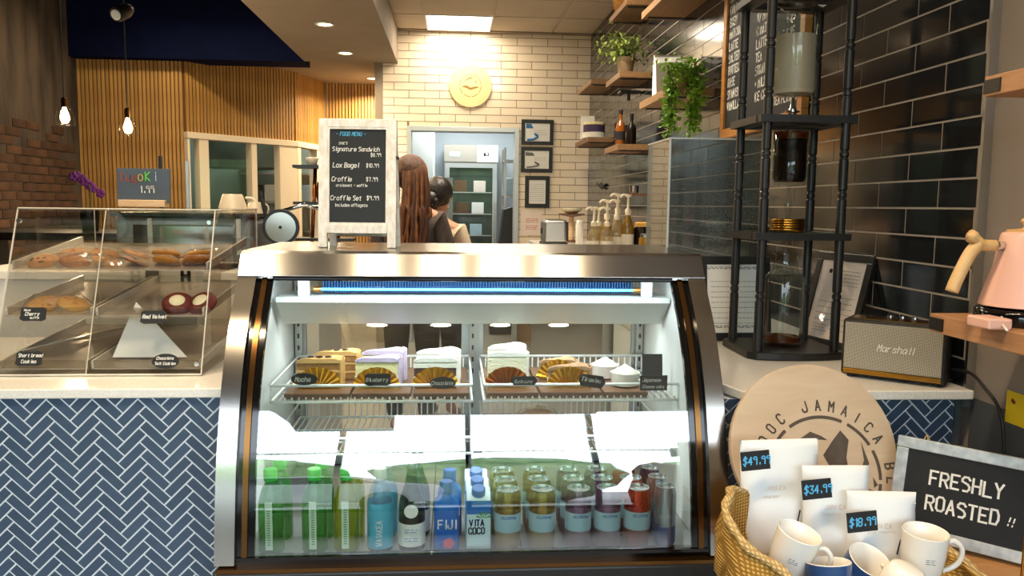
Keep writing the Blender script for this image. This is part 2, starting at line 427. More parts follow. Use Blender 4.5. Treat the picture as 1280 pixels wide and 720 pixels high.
# ceilings
cl = struct(MB().box(-.53, 1.352, -3.3, BWY+.02, 3.02, 3.1).build('ceiling', 'paint_ceiling'), 'pale suspended ceiling with square panels')
for i, x0 in enumerate((-.53, -.25, .35, .95)):
    x1 = (-.25, .35, .95, 1.336)[i]
    y = 7.82
    while y > 3.4:
        if not (i == 1 and abs(y-7.82) < .01): MB().box(x0+.012, x1-.012, y-.588, y-.012, 3.012, 3.02).build('ceiling_panel', 'paint_ceiling', cl)
        y -= .6
MB().box(-.53, 1.336, 7.82, 7.9, 3.005, 3.02).build('perimeter_trim', 'paint_bulk', cl)
struct(MB().box(-1.41, -.53, -3.3, 7.9, 2.70, 3.1).build('ceiling_bulkhead', 'paint_bulk'), 'lowered taupe bulkhead with recessed downlights')
struct(MB().box(-3.6, -1.41, -3.3, 8.0, 3.30, 3.4).build('ceiling_dark', 'paint_dark'), 'dark high ceiling over the seating side')
struct(MB().box(-3.56, -1.41, 7.86, 8.2, 2.69, 3.30).build('trim_1', 'paint_navy'), 'navy band above the wood slat wall')
struct(MB().box(-1.9, -.672, 7.9, 9.9, 2.77, 2.85).build('ceiling_corridor', 'paint_bulk'))
struct(MB().box(-3.8, 4.8, -3.3, 10.9, 3.4, 3.5).build('roof', 'paint_dark'))
struct(MB().box(-3.8, 1.6, 10.8, 10.95, 0, 3.4).build('wall_rear', 'paint_grey'))
# left wall: stained plaster over old brick
wl = struct(MB().box(-3.8, -3.55, -3.3, 10.9, 0, 3.4).build('wall_left', 'plaster'), 'left wall of stained plaster over old exposed brick')
bme = MB().box(0, .022, 0, .205, 0, .062).mesh('brick', 'brick')
rnd = random.Random(3)
for r in range(15):
    z = .92+r*.074
    for k in range(12):
        y = 5.55+k*.215+(r % 2)*.107
        if y > 7.75: continue
        if z > 1.62 and rnd.random() < (z-1.55)*1.6: continue
        link_copy(bme, 'brick', wl, (-3.564, y, z), (0, rnd.uniform(-.03, .03), rnd.uniform(-.02, .02)))
# wood slat walls round the far kitchen window
mat('slat_back', '#5a3a18', .8)
def slat_wall(name, A, B, z0, z1, label, window=None, period=.0375, sw=.026):
    A, B = Vector(A), Vector(B); d = (B-A); Ln = d.length; d.normalize(); ang = math.atan2(d.y, d.x)
    root = bpy.data.objects.new(name, MB().box(0, Ln, .02, .07, z0, z1).mesh(name, 'slat_back')) if not window else None
    if window:
        m = MB(); m.box(0, Ln, .02, .07, window[1], z1); m.box(0, Ln, .02, .07, z0, window[0]); root = bpy.data.objects.new(name, m.mesh(name, 'slat_back'))
    COL.objects.link(root); root.location = (A.x, A.y, 0); root.rotation_euler = (0, 0, ang); struct(root, label)
    n = int(Ln/period)
    zl = (window[1]+.03) if window else z0
    me = MB().box(0, sw, 0, .02, zl, z1).mesh('slat', 'slat_wood')
    for i in range(n): link_copy(me, 'slat', root, (i*period+.005, 0, 0))
    return root, Ln
A_, B_, C_ = (-2.55, 8.0), (-1.705, 8.977), (-1.5, 9.75)
slat_wall('wall_slats_left', (-3.55, 8.0), A_, .3, 2.75, 'tall wall of vertical pine slats left of the kitchen window')
swr, L1 = slat_wall('wall_slats_window', A_, B_, .3, 2.78, 'vertical pine slats above the kitchen window', (.9, 2.0))
swc, L2 = slat_wall('wall_slats_corner', B_, C_, .3, 2.78, 'pine slats turning the corner into the corridor', (.9, 2.0))
slat_wall('wall_slats_end', (-1.5, 9.75), (-.672, 9.75), .0, 2.78, 'orange lit pine slats at the corridor end')
mat('frame_cream', '#cfc3ae', .5)
def window_unit(name, parent, Ln, spans, posts, label):
    w = bpy.data.objects.new(name, None); COL.objects.link(w); w.location = parent.location; w.rotation_euler = parent.rotation_euler; struct(w, label)
    MB().box(-.01, Ln+.01, -.03, .09, 1.97, 2.03).build('window_head', 'frame_cream', w, bevel=.003)
    MB().box(-.01, Ln+.01, -.05, .09, .88, .93).build('window_sill', 'frame_cream', w, bevel=.003)
    for a, b in posts: MB().box(a*Ln, b*Ln, -.02, .08, .93, 1.97).build('window_post', 'frame_cream', w, bevel=.003)
    for a, b in spans: MB().box(a*Ln, b*Ln, .02, .026, .93, 1.97).build('pane', 'clear_glass', w)
window_unit('window_1', swr, L1, [(.015, .09), (.17, .55), (.60, .82)], [(-.005, .015), (.09, .17), (.55, .60), (.82, 1.0)], 'cream framed window into the kitchen below the pine slats')
window_unit('window_2', swc, L2, [(.10, .62), (.70, .95)], [(0, .10), (.62, .70), (.95, 1.0)], 'narrow cream framed window round the corner')
# kitchen seen through the windows and the doorway
mat('kitchen_paint', '#c2cdd3', .6, var='#bac6cd', nscale=2)
mat('kitchen_teal', '#9fb8b2', .6, var='#93aca7', nscale=2)
struct(MB().box(-3.55, -1.55, 10.3, 10.4, 0, 3.3).build('wall_kitchen_left', 'kitchen_teal'))
struct(MB().box(-3.55, -.7, 8.2, 10.4, 2.86, 2.95).build('ceiling_kitchen_left', 'kitchen_paint'))
struct(MB().box(-.672, 1.352, 10.1, 10.2, 0, 3.1).build('wall_kitchen_back', 'kitchen_paint'))
struct(MB().box(-.70, -.672, 8.05, 10.2, 0, 3.1).build('wall_kitchen_side', 'kitchen_paint'))
struct(MB().box(-.70, 1.352, 8.05, 10.2, 2.6, 2.7).build('ceiling_kitchen_back', 'kitchen_paint'))
# storefront behind the customer side
fw = MB(); fw.box(-3.8, 4.8, -3.3, -3.15, 0, .35); fw.box(-3.8, 4.8, -3.3, -3.15, 3.25, 3.4); fw.box(-3.8, -3.3, -3.3, -3.15, .35, 3.25); fw.box(4.4, 4.8, -3.3, -3.15, .35, 3.25)
struct(MB().box(1.6, 4.8, .55, .7, 0, 3.4).build('wall_side_return', 'paint_grey')); struct(MB().box(4.65, 4.8, -3.15, .55, 0, 3.4).build('wall_side_right', 'paint_grey')); struct(MB().box(1.352, 4.65, -3.15, .55, 3.02, 3.1).build('ceiling_side', 'paint_ceiling'))
struct(fw.build('wall_front', 'paint_grey'), 'storefront wall with wide windows')
wf = bpy.data.objects.new('window_3', None); COL.objects.link(wf); struct(wf, 'storefront window with dark mullions')
for x in (-3.3, -2.15, -1.0, .12, 1.24, 2.36, 3.4, 4.35): MB().box(x, x+.05, -3.26, -3.19, .35, 3.25).build('mullion', 'black_metal', wf)
for z in (.35, 2.1, 3.21): MB().box(-3.3, 4.4, -3.255, -3.195, z, z+.045).build('transom', 'black_metal', wf)
mat('asphalt', '#9a9a98', .9, var='#8b8b89', nscale=3)
struct(MB().box(-30, 30, -40, -3.3, -.15, -.02).build('ground_outside', 'asphalt'))

# ------------------------------------------------------------------ lamps fixed to the ceilings
def panel_light(x, y, label, pw, sx=.576, sy=.576):
    t = thing('ceiling_light', label, 'ceiling light', (x, y, 3.012), group='square ceiling light panels')
    m = MB(); m.box(-sx/2, sx/2, -sy/2, sy/2, -.002, .004); m.build('diffuser', 'lamp_panel', t)
    for a, b, c, d in ((-sx/2-.012, sx/2+.012, -sy/2-.012, -sy/2), (-sx/2-.012, sx/2+.012, sy/2, sy/2+.012), (-sx/2-.012, -sx/2, -sy/2, sy/2), (sx/2, sx/2+.012, -sy/2, sy/2)):
        MB().box(a, b, c, d, -.008, .004).build('frame', 'white_metal', t)
    area_light('panel_glow', (0, 0, -.02), (sx, sy), pw, (1, .86, .66), (0, 0, 0), t)
panel_light(.05, 7.52, 'square ceiling light panel above the cream tile wall', 11)
panel_light(.35, 4.8, 'square ceiling light panel over the work counter', 45)
def downlight(x, y, z, label, pw):
    t = thing('downlight', label, 'downlight', (x, y, z), group='recessed round downlights')
    MB().lathe([(.052, .0), (.072, .0), (.075, -.006), (.055, -.008)], 24, cap0=False, cap1=False).build('trim_ring', 'white_metal', t, smooth=True)
    MB().cyl(.054, -.004, .004, 24).build('lens', 'lamp_warm', t)
    area_light('downlight_glow', (0, 0, -.012), (.1, .1), pw, (1, .78, .5), (0, 0, 0), t, 'DISK', 150)
for i, y in enumerate((6.25, 7.4)): downlight(-.96, y, 2.70, ('recessed downlight in the bulkhead nearer the camera', 'recessed downlight at the far end of the bulkhead')[i], 16)
downlight(-.91, 9.3, 2.77, 'recessed downlight in front of the orange slat wall', 60)
for i, y in enumerate((5.0, 3.7, 2.4, 1.0)): downlight(-.96, y, 2.70, 'recessed downlight in the bulkhead over the counter, number %s from the case' % ('four', 'three', 'two', 'one')[i], 14)
for i, x in enumerate((-.39, -.06, .25, .56)): downlight(x, 1.07, 3.02, 'recessed downlight above the display case front, %s from the left' % ('first', 'second', 'third', 'fourth')[i], 7)
def kitchen_lamp(label, x, y, z, pw, col):
    t = thing('kitchen_lamp', label, 'ceiling light', (x, y, z)); MB().box(-.42, .42, -.27, .27, -.02, 0).build('housing', 'white_metal', t); MB().box(-.40, .40, -.25, .25, -.024, -.02).build('diffuser', 'lamp_panel', t)
    area_light('kitchen_glow', (0, 0, -.03), (.8, .5), pw, col, (0, 0, 0), t)
kitchen_lamp('cool ceiling lamp in the kitchen behind the slat wall', -2.3, 9.4, 2.86, 22, (.78, 1, .95)); kitchen_lamp('cool ceiling lamp in the kitchen behind the doorway', .2, 9.0, 2.60, 30, (.85, .95, 1))
# ================================================================== tiled counters
def clip_poly(poly, x0, x1, z0, z1):
    def cut(P, f, inter):
        out = []
        for i, b in enumerate(P):
            a = P[i-1]
            if f(b):
                if not f(a): out.append(inter(a, b))
                out.append(b)
            elif f(a): out.append(inter(a, b))
        return out
    def ix(v): return lambda a, b: (v, a[1]+(b[1]-a[1])*(v-a[0])/(b[0]-a[0]))
    def iz(v): return lambda a, b: (a[0]+(b[0]-a[0])*(v-a[1])/(b[1]-a[1]), v)
    for f, i in ((lambda p: p[0] >= x0, ix(x0)), (lambda p: p[0] <= x1, ix(x1)), (lambda p: p[1] >= z0, iz(z0)), (lambda p: p[1] <= z1, iz(z1))):
        if len(poly) < 3: return []
        poly = cut(poly, f, i)
    return poly
def herringbone(parent, x0, x1, z0, z1, ox, oz, yf, vis, W_=.0257, t=.006):
    """tiles 3:1 at 45 degrees on the plane y=yf (face at yf-t); vis(x,z) picks single pieces, the rest is one part"""
    L_ = 3*W_; g = .0042; s = math.sqrt(.5); full = {}; rest = MB(); cnt = 0
    for j in range(-14, 15):
        for k in range(-60, 61):
            for kind in (0, 1):
                bx, by = k*W_+j*L_, k*W_-j*L_
                r = (bx, bx+L_, by, by+W_) if kind == 0 else (bx-W_, bx, by, by+L_)
                q = [(r[0]+g/2, r[2]+g/2), (r[1]-g/2, r[2]+g/2), (r[1]-g/2, r[3]-g/2), (r[0]+g/2, r[3]-g/2)]
                P = [((u-v)*s+ox, (u+v)*s+oz) for u, v in q]
                c = (sum(p[0] for p in P)/4, sum(p[1] for p in P)/4)
                if c[0] < x0-.06 or c[0] > x1+.06 or c[1] < z0-.06 or c[1] > z1+.06: continue
                PC = clip_poly(P, x0, x1, z0, z1)
                if len(PC) < 3: continue
                cc = (sum(p[0] for p in PC)/len(PC), sum(p[1] for p in PC)/len(PC))
                if not vis(*cc) or cnt >= 298: rest.prism(PC, yf-t, yf); continue
                cnt += 1
                if all(abs(a[0]-b[0])+abs(a[1]-b[1]) < 1e-7 for a, b in zip(P, PC)) and len(P) == len(PC):
                    if kind not in full: full[kind] = MB().prism([(p[0]-c[0], p[1]-c[1]) for p in P], -t, 0).mesh('tile', 'tile_blue')
                    link_copy(full[kind], 'tile', parent, (c[0], yf, c[1]))
                else:
                    MB().prism([(p[0]-c[0], p[1]-c[1]) for p in PC], -t, 0).build('tile', 'tile_blue', parent, loc=(c[0], yf, c[1]))
    if rest.f: rest.build('remaining_tiles', 'tile_blue', parent)['kind'] = 'stuff'
cb = thing('counter_base', 'counter base clad in blue herringbone tiles, left of the display case', 'counter')
MB().box(-2.6, -.553, 2.0018, 2.72, 0, .885).build('body', 'grout_white', cb)
herringbone(cb, -2.6, -.555, 0.02, .884, -1.029, .70, 2.006, lambda x, z: x > -1.16 and z > .44)
ct = MB(); ct.box(-2.6, -.552, 1.988, 2.76, .886, .91)
tag(ct.build('countertop', 'quartz', bevel=.003), 'speckled pale quartz countertop under the acrylic pastry case', 'countertop')
cr = thing('counter_base', 'short counter base with dark herringbone tiles behind the round wooden sign', 'counter')
MB().box(.70, 1.334, 1.9718, 3.40, 0, .88).build('body', 'grout_white', cr)
MB().box(1.318, 1.334, 1.964, 1.972, 0, .88).build('end_filler', 'shade_grey', cr)
herringbone(cr, .70, 1.318, 0.02, .879, .93, .70, 1.976, lambda x, z: z > .42)
cs = MB(); P = [(.692, 2.06), (.728, 1.925), (1.334, 1.918), (1.334, 3.42), (.692, 3.42)]
n = len(P); cs.add([(x, y, .886) for x, y in P]+[(x, y, .91) for x, y in P], [tuple(reversed(range(n))), tuple(range(n, 2*n))]+[(i, (i+1) % n, (i+1) % n+n, i+n) for i in range(n)])
tag(cs.build('countertop', 'quartz', bevel=.003), 'pale quartz countertop with clipped corner carrying the speaker and drip tower', 'countertop')

# ================================================================== refrigerated display case
CX0, CX1 = -.548, .672
dc = thing('display_case', 'curved glass refrigerated bakery display case with steel trim', 'display case', (0, 0, 0))
prof = spline([(1.818, .53), (1.834, .64), (1.853, .745), (1.878, .83), (1.908, .915), (1.95, 1.0), (1.998, 1.075), (2.045, 1.13), (2.088, 1.181)], 4)  # (y, z) of the front curve
def off(d):  # profile moved inwards along its normal
    out = []
    for i, p in enumerate(prof):
        a = prof[max(0, i-1)]; b = prof[min(len(prof)-1, i+1)]; ty, tz = b[0]-a[0], b[1]-a[1]; l = math.hypot(ty, tz)
        out.append((p[0]+d*tz/l, p[1]-d*ty/l))
    return out
def band(x0, x1, d0, d1, name, mt, smooth=True):
    o, i = off(d0), off(d1); m = MB(); n = len(o)
    vs = [(x0, y, z) for y, z in o]+[(x1, y, z) for y, z in o]+[(x1, y, z) for y, z in i]+[(x0, y, z) for y, z in i]
    fs = []
    for k in range(n-1):
        for q in range(4): fs.append((q*n+k, q*n+k+1, ((q+1) % 4)*n+k+1, ((q+1) % 4)*n+k))
    fs += [(0, n, 2*n, 3*n), (n-1, 2*n-1, 3*n-1, 4*n-1)]
    m.add(vs, fs); return m.build(name, mt, dc, auto=35)
band(CX0, CX0+.046, 0, .03, 'bezel', 'steel_v'); band(CX1-.046, CX1, 0, .03, 'bezel', 'steel_v')
for a, b in ((CX0+.046, CX0+.088), (CX1-.088, CX1-.046)): band(a, b, .012, .026, 'glass_border', 'black_gloss')
for a, b in ((CX0+.060, CX0+.073), (CX1-.073, CX1-.060)): band(a, b, .007, .013, 'edge_strip', 'bronze')  # bronze tint stands in for reflections along the black border
band(CX0+.05, CX1-.05, .014, .019, 'curved_glass', 'case_glass')
# side walls, polygon of the side profile
side = [(y, z) for y, z in off(.02)] + [(2.13, 1.212), (2.6, 1.222), (2.6, .12), (1.83, .12)]
for x0, x1, mt, nm in ((CX0, CX0+.012, 'steel_plain', 'side_panel'), (CX1-.012, CX1, 'steel_plain', 'side_panel'), (CX0+.012, CX0+.045, 'white_metal', 'inner_wall'), (CX1-.045, CX1-.012, 'white_metal', 'inner_wall')):
    n = len(side); m = MB(); vs = [(x0, y, z) for y, z in side]+[(x1, y, z) for y, z in side]
    fs = [tuple(range(n)), tuple(reversed(range(n, 2*n)))]+[(i, i+n, (i+1) % n+n, (i+1) % n) for i in range(n)]
    m.add(vs, fs); m.build(nm, mt, dc)
# top: folded steel sheet
tp = [(2.082, 1.180), (2.120, 1.237), (2.135, 1.243), (2.615, 1.243), (2.615, 1.19), (2.60, 1.19), (2.60, 1.228), (2.14, 1.228), (2.10, 1.180)]
m = MB(); n = len(tp); m.add([(CX0-.003, y, z) for y, z in tp]+[(CX1+.003, y, z) for y, z in tp], [tuple(range(n)), tuple(reversed(range(n, 2*n)))]+[(i, i+n, (i+1) % n+n, (i+1) % n) for i in range(n)])
m.build('top_rail', 'steel', dc, bevel=.003)
m = MB(); m.box(CX0+.088, CX1-.088, 2.078, 2.1, 1.169, 1.181); m.build('header_strip', 'black_gloss', dc, bevel=.004)
# base
MB().box(CX0, CX1, 1.80, 2.6, .10, .518).build('base', 'black_plastic', dc, bevel=.006)
MB().box(CX0+.01, CX1-.01, 1.802, 1.85, .518, .527).build('bronze_sill', 'bronze', dc)
MB().box(CX0+.05, CX1-.05, 1.825, 1.85, .527, .545).build('glass_sill', 'black_gloss', dc)
for x in (CX0+.03, CX1-.03, .05): MB().cyl(.006, 0, .003, 12, T(x, 1.8, .49) @ RX(R(90))).build('screw', 'steel_plain', dc)
MB().box(CX0+.03, CX1-.03, 1.83, 2.58, 0, .10).build('plinth', 'black_plastic', dc)
# deck of sloping steel plates
n = 5; w = (CX1-CX0-.09)/n
for i in range(n): MB().box(CX0+.046+i*w, CX0+.046+(i+1)*w-.003, 1.852, 2.56, .505, .52).build('deck_plate', 'deck_grey', dc, bevel=.001)
# rear: posts and sliding glass doors
for x in (CX0+.05, .055, CX1-.07):
    p = MB().box(x, x+.022, 2.553, 2.575, .52, 1.15).build('rear_post', 'steel_plain', dc)
    sl = MB()
    for k in range(15): sl.box(x+.008, x+.014, 2.5515, 2.5535, .56+k*.038, .575+k*.038)
    sl.build('slots', 'ink_black', p)
for x0, x1 in ((CX0+.045, .065), (.065, CX1-.045)):
    d = MB(); d.box(x0, x0+.035, 2.578, 2.595, .52, 1.2); d.box(x1-.035, x1, 2.578, 2.595, .52, 1.2); d.box(x0, x1, 2.578, 2.595, 1.16, 1.2); d.box(x0, x1, 2.578, 2.595, .52, .56)
    d = d.build('rear_door', 'aluminium', dc); MB().box(x0+.035, x1-.035, 2.585, 2.589, .56, 1.16).build('pane', 'clear_glass', d)
# light canopy and evaporator grille
cp = [(2.238, 1.108), (2.238, 1.094), (2.335, 1.02), (2.341, 1.026), (2.262, 1.094), (2.40, 1.108)]
m = MB(); n = len(cp); m.add([(-.487, y, z) for y, z in cp]+[(.622, y, z) for y, z in cp], [tuple(range(n)), tuple(reversed(range(n, 2*n)))]+[(i, i+n, (i+1) % n+n, (i+1) % n) for i in range(n)])
m.build('light_canopy', 'white_metal', dc)
for x in (-.432, .545): MB().box(x, x+.032, 2.262, 2.28, 1.108, 1.225).build('hanger', 'white_metal', dc, bevel=.003)
mat('fin_navy', '#234f80', .35, .3)
gr = MB().box(-.37, .525, 2.315, 2.345, 1.112, 1.2).build('evaporator', 'fin_navy', dc)
fn = MB()
for k in range(112): fn.box(-.368+k*.008, -.3645+k*.008, 2.300, 2.316, 1.114, 1.2)
fn.build('fins', 'fin_navy', gr)
MB().cyl(.0038, -.37, .525, 10, T(0, 2.284, 1.126) @ RY(R(90))).build('led_tube', 'led_blue', dc)
mat('brass_cap', '#9a6a34', .3, .8)
for x in (-.39, .525): MB().cyl(.008, 0, .02, 12, T(x, 2.284, 1.126) @ RY(R(90))).build('tube_cap', 'brass_cap', dc)
emit('led_white', '#eaf6ff', 2.5)
MB().box(-.45, .58, 2.335, 2.35, 1.088, 1.093).build('led_strip', 'led_white', dc)
area_light('case_glow', (.065, 2.36, 1.04), (1.0, .05), 3.0, (.97, .99, .97), (R(-10), 0, 0), dc)
area_light('case_glow_low', (.065, 2.12, .815), (1.0, .04), 2.0, (.97, .99, .97), (0, 0, 0), dc)
area_light('case_glow_top', (.065, 2.15, 1.185), (1.0, .03), 5.0, (.95, .98, 1), (R(22), 0, 0), dc)
# wire shelves
def wire_rack(x0, x1, y0, y1, z, label):
    w = MB(); r = .0042
    w.tube([(x0, y0, z), (x0, y0, z+.045), (x1, y0, z+.045), (x1, y0, z)], r, 8, True)
    w.tube([(x0, y1, z), (x0, y1, z+.05), (x1, y1, z+.05), (x1, y1, z)], r, 8, True)
    for x in (x0, x1):
        w.tube([(x, y0, z), (x, y1, z)], r, 8); w.tube([(x, y0, z+.045), (x, y1, z+.05)], r*.8, 6)
    for f in (.33, .66): w.tube([(x0, y0+(y1-y0)*f, z-.005), (x1, y0+(y1-y0)*f, z-.005)], r*.9, 6)
    n = int((x1-x0)/.0185)
    for k in range(1, n):
        x = x0+(x1-x0)*k/n; w.tube([(x, y1, z+.05), (x, y1, z), (x, y0+.004, z), (x, y0-.001, z+.012)], .0024, 5)
    o = w.build('wire_shelf', 'white_wire', dc, smooth=True); o['label'] = label
wire_rack(-.484, .054, 2.14, 2.53, .836, 'upper left white wire shelf'); wire_rack(.088, .635, 2.14, 2.53, .836, 'upper right white wire shelf')
wire_rack(-.480, .055, 2.14, 2.53, .690, 'lower left white wire shelf'); wire_rack(.088, .612, 2.14, 2.53, .690, 'lower right white wire shelf')
# ================================================================== cakes on the upper shelves
mat('gold_foil', '#c8901c', .22, .9, var='#e8b93a', nscale=30)
for nm, a, b in (('mocha_sponge', '#a5763f', '#8c5e2e'), ('mocha_cream', '#c99b58', '#d4a866'), ('lav_cream', '#c9b7d6', '#d3c3de'), ('lemon_sponge', '#efe6b4', '#e8dca0'), ('white_cream', '#f1efe6', '#ebe8dc'),
                 ('choc_sponge', '#4c3028', '#3b241e'), ('ivory_cream', '#efe9cf', '#e8e0bf'), ('pale_sponge', '#d9c79a', '#cbb684'), ('tira_top', '#b08a66', '#9a734f'), ('berry', '#3a2b4a', '#4a3557'), ('cookie', '#a8692c', '#8a4f1e'),
                 ('cookie_light', '#c98f45', '#b57a34'), ('red_velvet', '#5a1a17', '#6b2320'), ('yellow_pastry', '#d8a13c', '#e2b35a'), ('choc_chip', '#3a2114', '#2c180e')):
    mat(nm, a, .7, var=b, nscale=60, bump=.3, bscale=180)
SH = .8405   # wire level
boards = []
for i, (x0, x1, lab) in enumerate(((-.452, -.278, 'dark wooden serving board under the mocha slices'), (-.272, -.112, 'dark wooden serving board under the blueberry slices'), (-.106, .046, 'dark wooden serving board under the chocolate slices'),
                                  (.094, .238, 'dark wooden serving board under the ivory slices'), (.244, .415, 'dark wooden serving board under the tiramisu slices'), (.421, .545, 'dark wooden serving board under the ramekins'))):
    b = MB().box(x0, x1, 2.152, 2.50, SH, SH+.016).build('serving_board', 'board_wood', bevel=.003); tag(b, lab, 'serving board', 'wooden boards on the upper shelves')
BZ = SH+.016
def cake(label, x, y, layers, top, w=.108, h=.07, d=.062, rz=0, fan='gold', swirl=None, group='cake slices'):
    t = thing('cake_slice', label, 'cake slice', (x-.006, y, BZ+.001), R(rz), group); t.scale = (1.12, 1.12, 1.12)
    def wedge(z0, z1, infl=0.): # side to the viewer, rounded rim at the right
        P = [(0-infl, -infl), (w, -infl), (w+.006, d*.3), (w+.004, d*.65), (w-.008, d+infl), (w*.45, d*.62+infl)]
        n = len(P); m = MB(); m.add([(a, b, z0) for a, b in P]+[(a, b, z1) for a, b in P], [tuple(reversed(range(n))), tuple(range(n, 2*n))]+[(i, (i+1) % n, (i+1) % n+n, i+n) for i in range(n)]); return m
    z = 0.
    for mt, f in layers:
        wedge(z*h, (z+f)*h-.0006, .0012 if 'cream' in mt else 0).build('cream_layer' if 'cream' in mt else 'sponge_layer', mt, t, bevel=.001); z += f
    # wavy top frosting
    m = MB(); N = 10; P = []
    for i in range(N+1):
        u = i/N; bump_ = .007*math.sin(u*math.pi)**.5 + .0015*math.sin(u*9)
        P.append((u, bump_))
    vs = []; fs = []
    for u, b in P:
        yd = d*(.05+.95*min(1, u*1.25)); vs += [(u*w, -.002, h*z), (u*w, -.002, h*z+.006+b), (u*w, yd, h*z+.006+b*.7), (u*w, yd, h*z)]
    for i in range(N):
        for q in range(4): fs.append((i*4+q, (i+1)*4+q, (i+1)*4+(q+1) % 4, i*4+(q+1) % 4))
    fs += [(0, 1, 2, 3), (4*N+3, 4*N+2, 4*N+1, 4*N)]
    m.add(vs, fs); m.build('top_frosting', top, t, smooth=False, bevel=.001)
    rim = MB(); rim.add([(w+.0005, -.002, 0), (w+.008, d*.3, 0), (w+.006, d*.65, 0), (w-.004, d+.002, 0), (w+.0005, -.002, h), (w+.008, d*.3, h), (w+.006, d*.65, h), (w-.004, d+.002, h)], [(0, 1, 5, 4), (1, 2, 6, 5), (2, 3, 7, 6)])
    o = rim.build('side_frosting', top, t); o.modifiers.new('solid', 'SOLIDIFY').thickness = .003
    if swirl:
        for k in range(3): MB().tube([(w*(.3+.2*k)+.006*math.cos(a), d*.3+.006*math.sin(a), h*z+.013) for a in [q*.5 for q in range(12)]], .0022, 6).build('swirl', swirl, t, smooth=True)
    if fan:
        m = MB(); K = 22; rr = .054; cx = w*.5
        for k in range(K+1):
            a = math.pi*k/K; dy = -.014 - (.005 if k % 2 else 0); ro = rr*(1+.05*(k % 2))
            m.v += [(cx+.010*math.cos(a), dy+.006, .003), (cx+ro*math.cos(a)*1.05, dy-.004+.012*math.sin(a), .006+ro*math.sin(a)*.86)]
        m.f += [(2*k, 2*k+1, 2*k+3, 2*k+2) for k in range(K)]
        o = m.build('gold_cup', 'gold_foil' if fan == 'gold' else fan, t); o.modifiers.new('solid', 'SOLIDIFY').thickness = .0006
        MB().box(.004, w, -.016, d, -.001, .0006).build('gold_base', 'gold_foil', t)
    return t
MO = [('mocha_sponge', .22), ('mocha_cream', .10), ('mocha_sponge', .22), ('mocha_cream', .10), ('mocha_sponge', .24)]
cake('mocha cake slice with tan sponge layers at the back of its board', -.392, 2.325, MO, 'mocha_cream', swirl='choc_chip', fan=None)
cake('mocha cake slice with tan sponge layers in a gold cup, front of its board', -.424, 2.215, MO, 'mocha_cream', swirl='choc_chip')
BL = [('lemon_sponge', .30), ('white_cream', .12), ('lemon_sponge', .44)]
def berries(t, w=.108, h=.07):
    for k in range(4): MB().sphere((w*(.3+.17*k), -.002, h*.34), .0055, 10, 6).build('berry', 'berry', t, smooth=True)
cake('lavender topped blueberry cake slice at the back of its board', -.255, 2.305, BL, 'lav_cream', h=.078, fan=None)
berries(cake('lavender topped blueberry cake slice in a gold cup, front of its board', -.263, 2.215, BL, 'lav_cream', h=.074))
CH = [('choc_sponge', .32), ('white_cream', .08), ('choc_sponge', .30), ('white_cream', .20)]
cake('dark chocolate cake slice with white cream at the back of its board', -.098, 2.315, CH, 'white_cream', h=.074, fan=None)
cake('dark chocolate cake slice with white cream in a gold cup, front of its board', -.101, 2.215, CH, 'white_cream', h=.070)
IV = [('ivory_cream', .25), ('pale_sponge', .15), ('ivory_cream', .5)]
mat('copper_foil', '#a85f14', .3, .85, var='#96500f', nscale=20)
cake('ivory cream cake slice at the back of its board', .110, 2.31, IV, 'white_cream', w=.095, h=.088, fan=None)
cake('ivory cream cake slice in a copper coloured cup, front of its board', .106, 2.215, IV, 'white_cream', w=.098, h=.085, fan='copper_foil')
TI = [('pale_sponge', .3), ('ivory_cream', .2), ('tira_top', .35)]
cake('low tiramisu slice in a gold cup at the back of its board', .262, 2.32, TI, 'tira_top', w=.1, h=.046)
cake('low tiramisu slice in a gold cup, front of its board', .275, 2.215, TI, 'tira_top', w=.11, h=.048)
def ramekin(label, x, y):
    t = thing('ramekin', label, 'ramekin', (x, y, BZ+.001), group='fluted white ramekins'); m = MB(); n = 40
    pr = [(.026, 0), (.037, .004), (.041, .036), (.0425, .04), (.038, .04), (.035, .03)]
    vs = []; fs = []
    for j, (r, z) in enumerate(pr):
        for k in range(n):
            rr = r*(1+.025*math.cos(k*math.pi)*(1 if j in (1, 2) else 0)); a = 2*math.pi*k/n; vs.append((rr*math.cos(a), rr*math.sin(a), z))
    for j in range(len(pr)-1):
        for k in range(n): fs.append((j*n+k, j*n+(k+1) % n, (j+1)*n+(k+1) % n, (j+1)*n+k))
    fs.append(tuple(reversed(range(n)))); m.add(vs, fs); m.build('dish', 'porcelain', t, auto=50)
    MB().lathe([(.036, .03), (.034, .042), (.024, .050), (.012, .056), (.004, .062), (.0005, .063)], 24).build('cream_dome', 'white_cream', t, smooth=True)
ramekin('fluted white ramekin of cream at the back of the shelf', .457, 2.335); ramekin('fluted white ramekin of cream near the black tag', .494, 2.225)

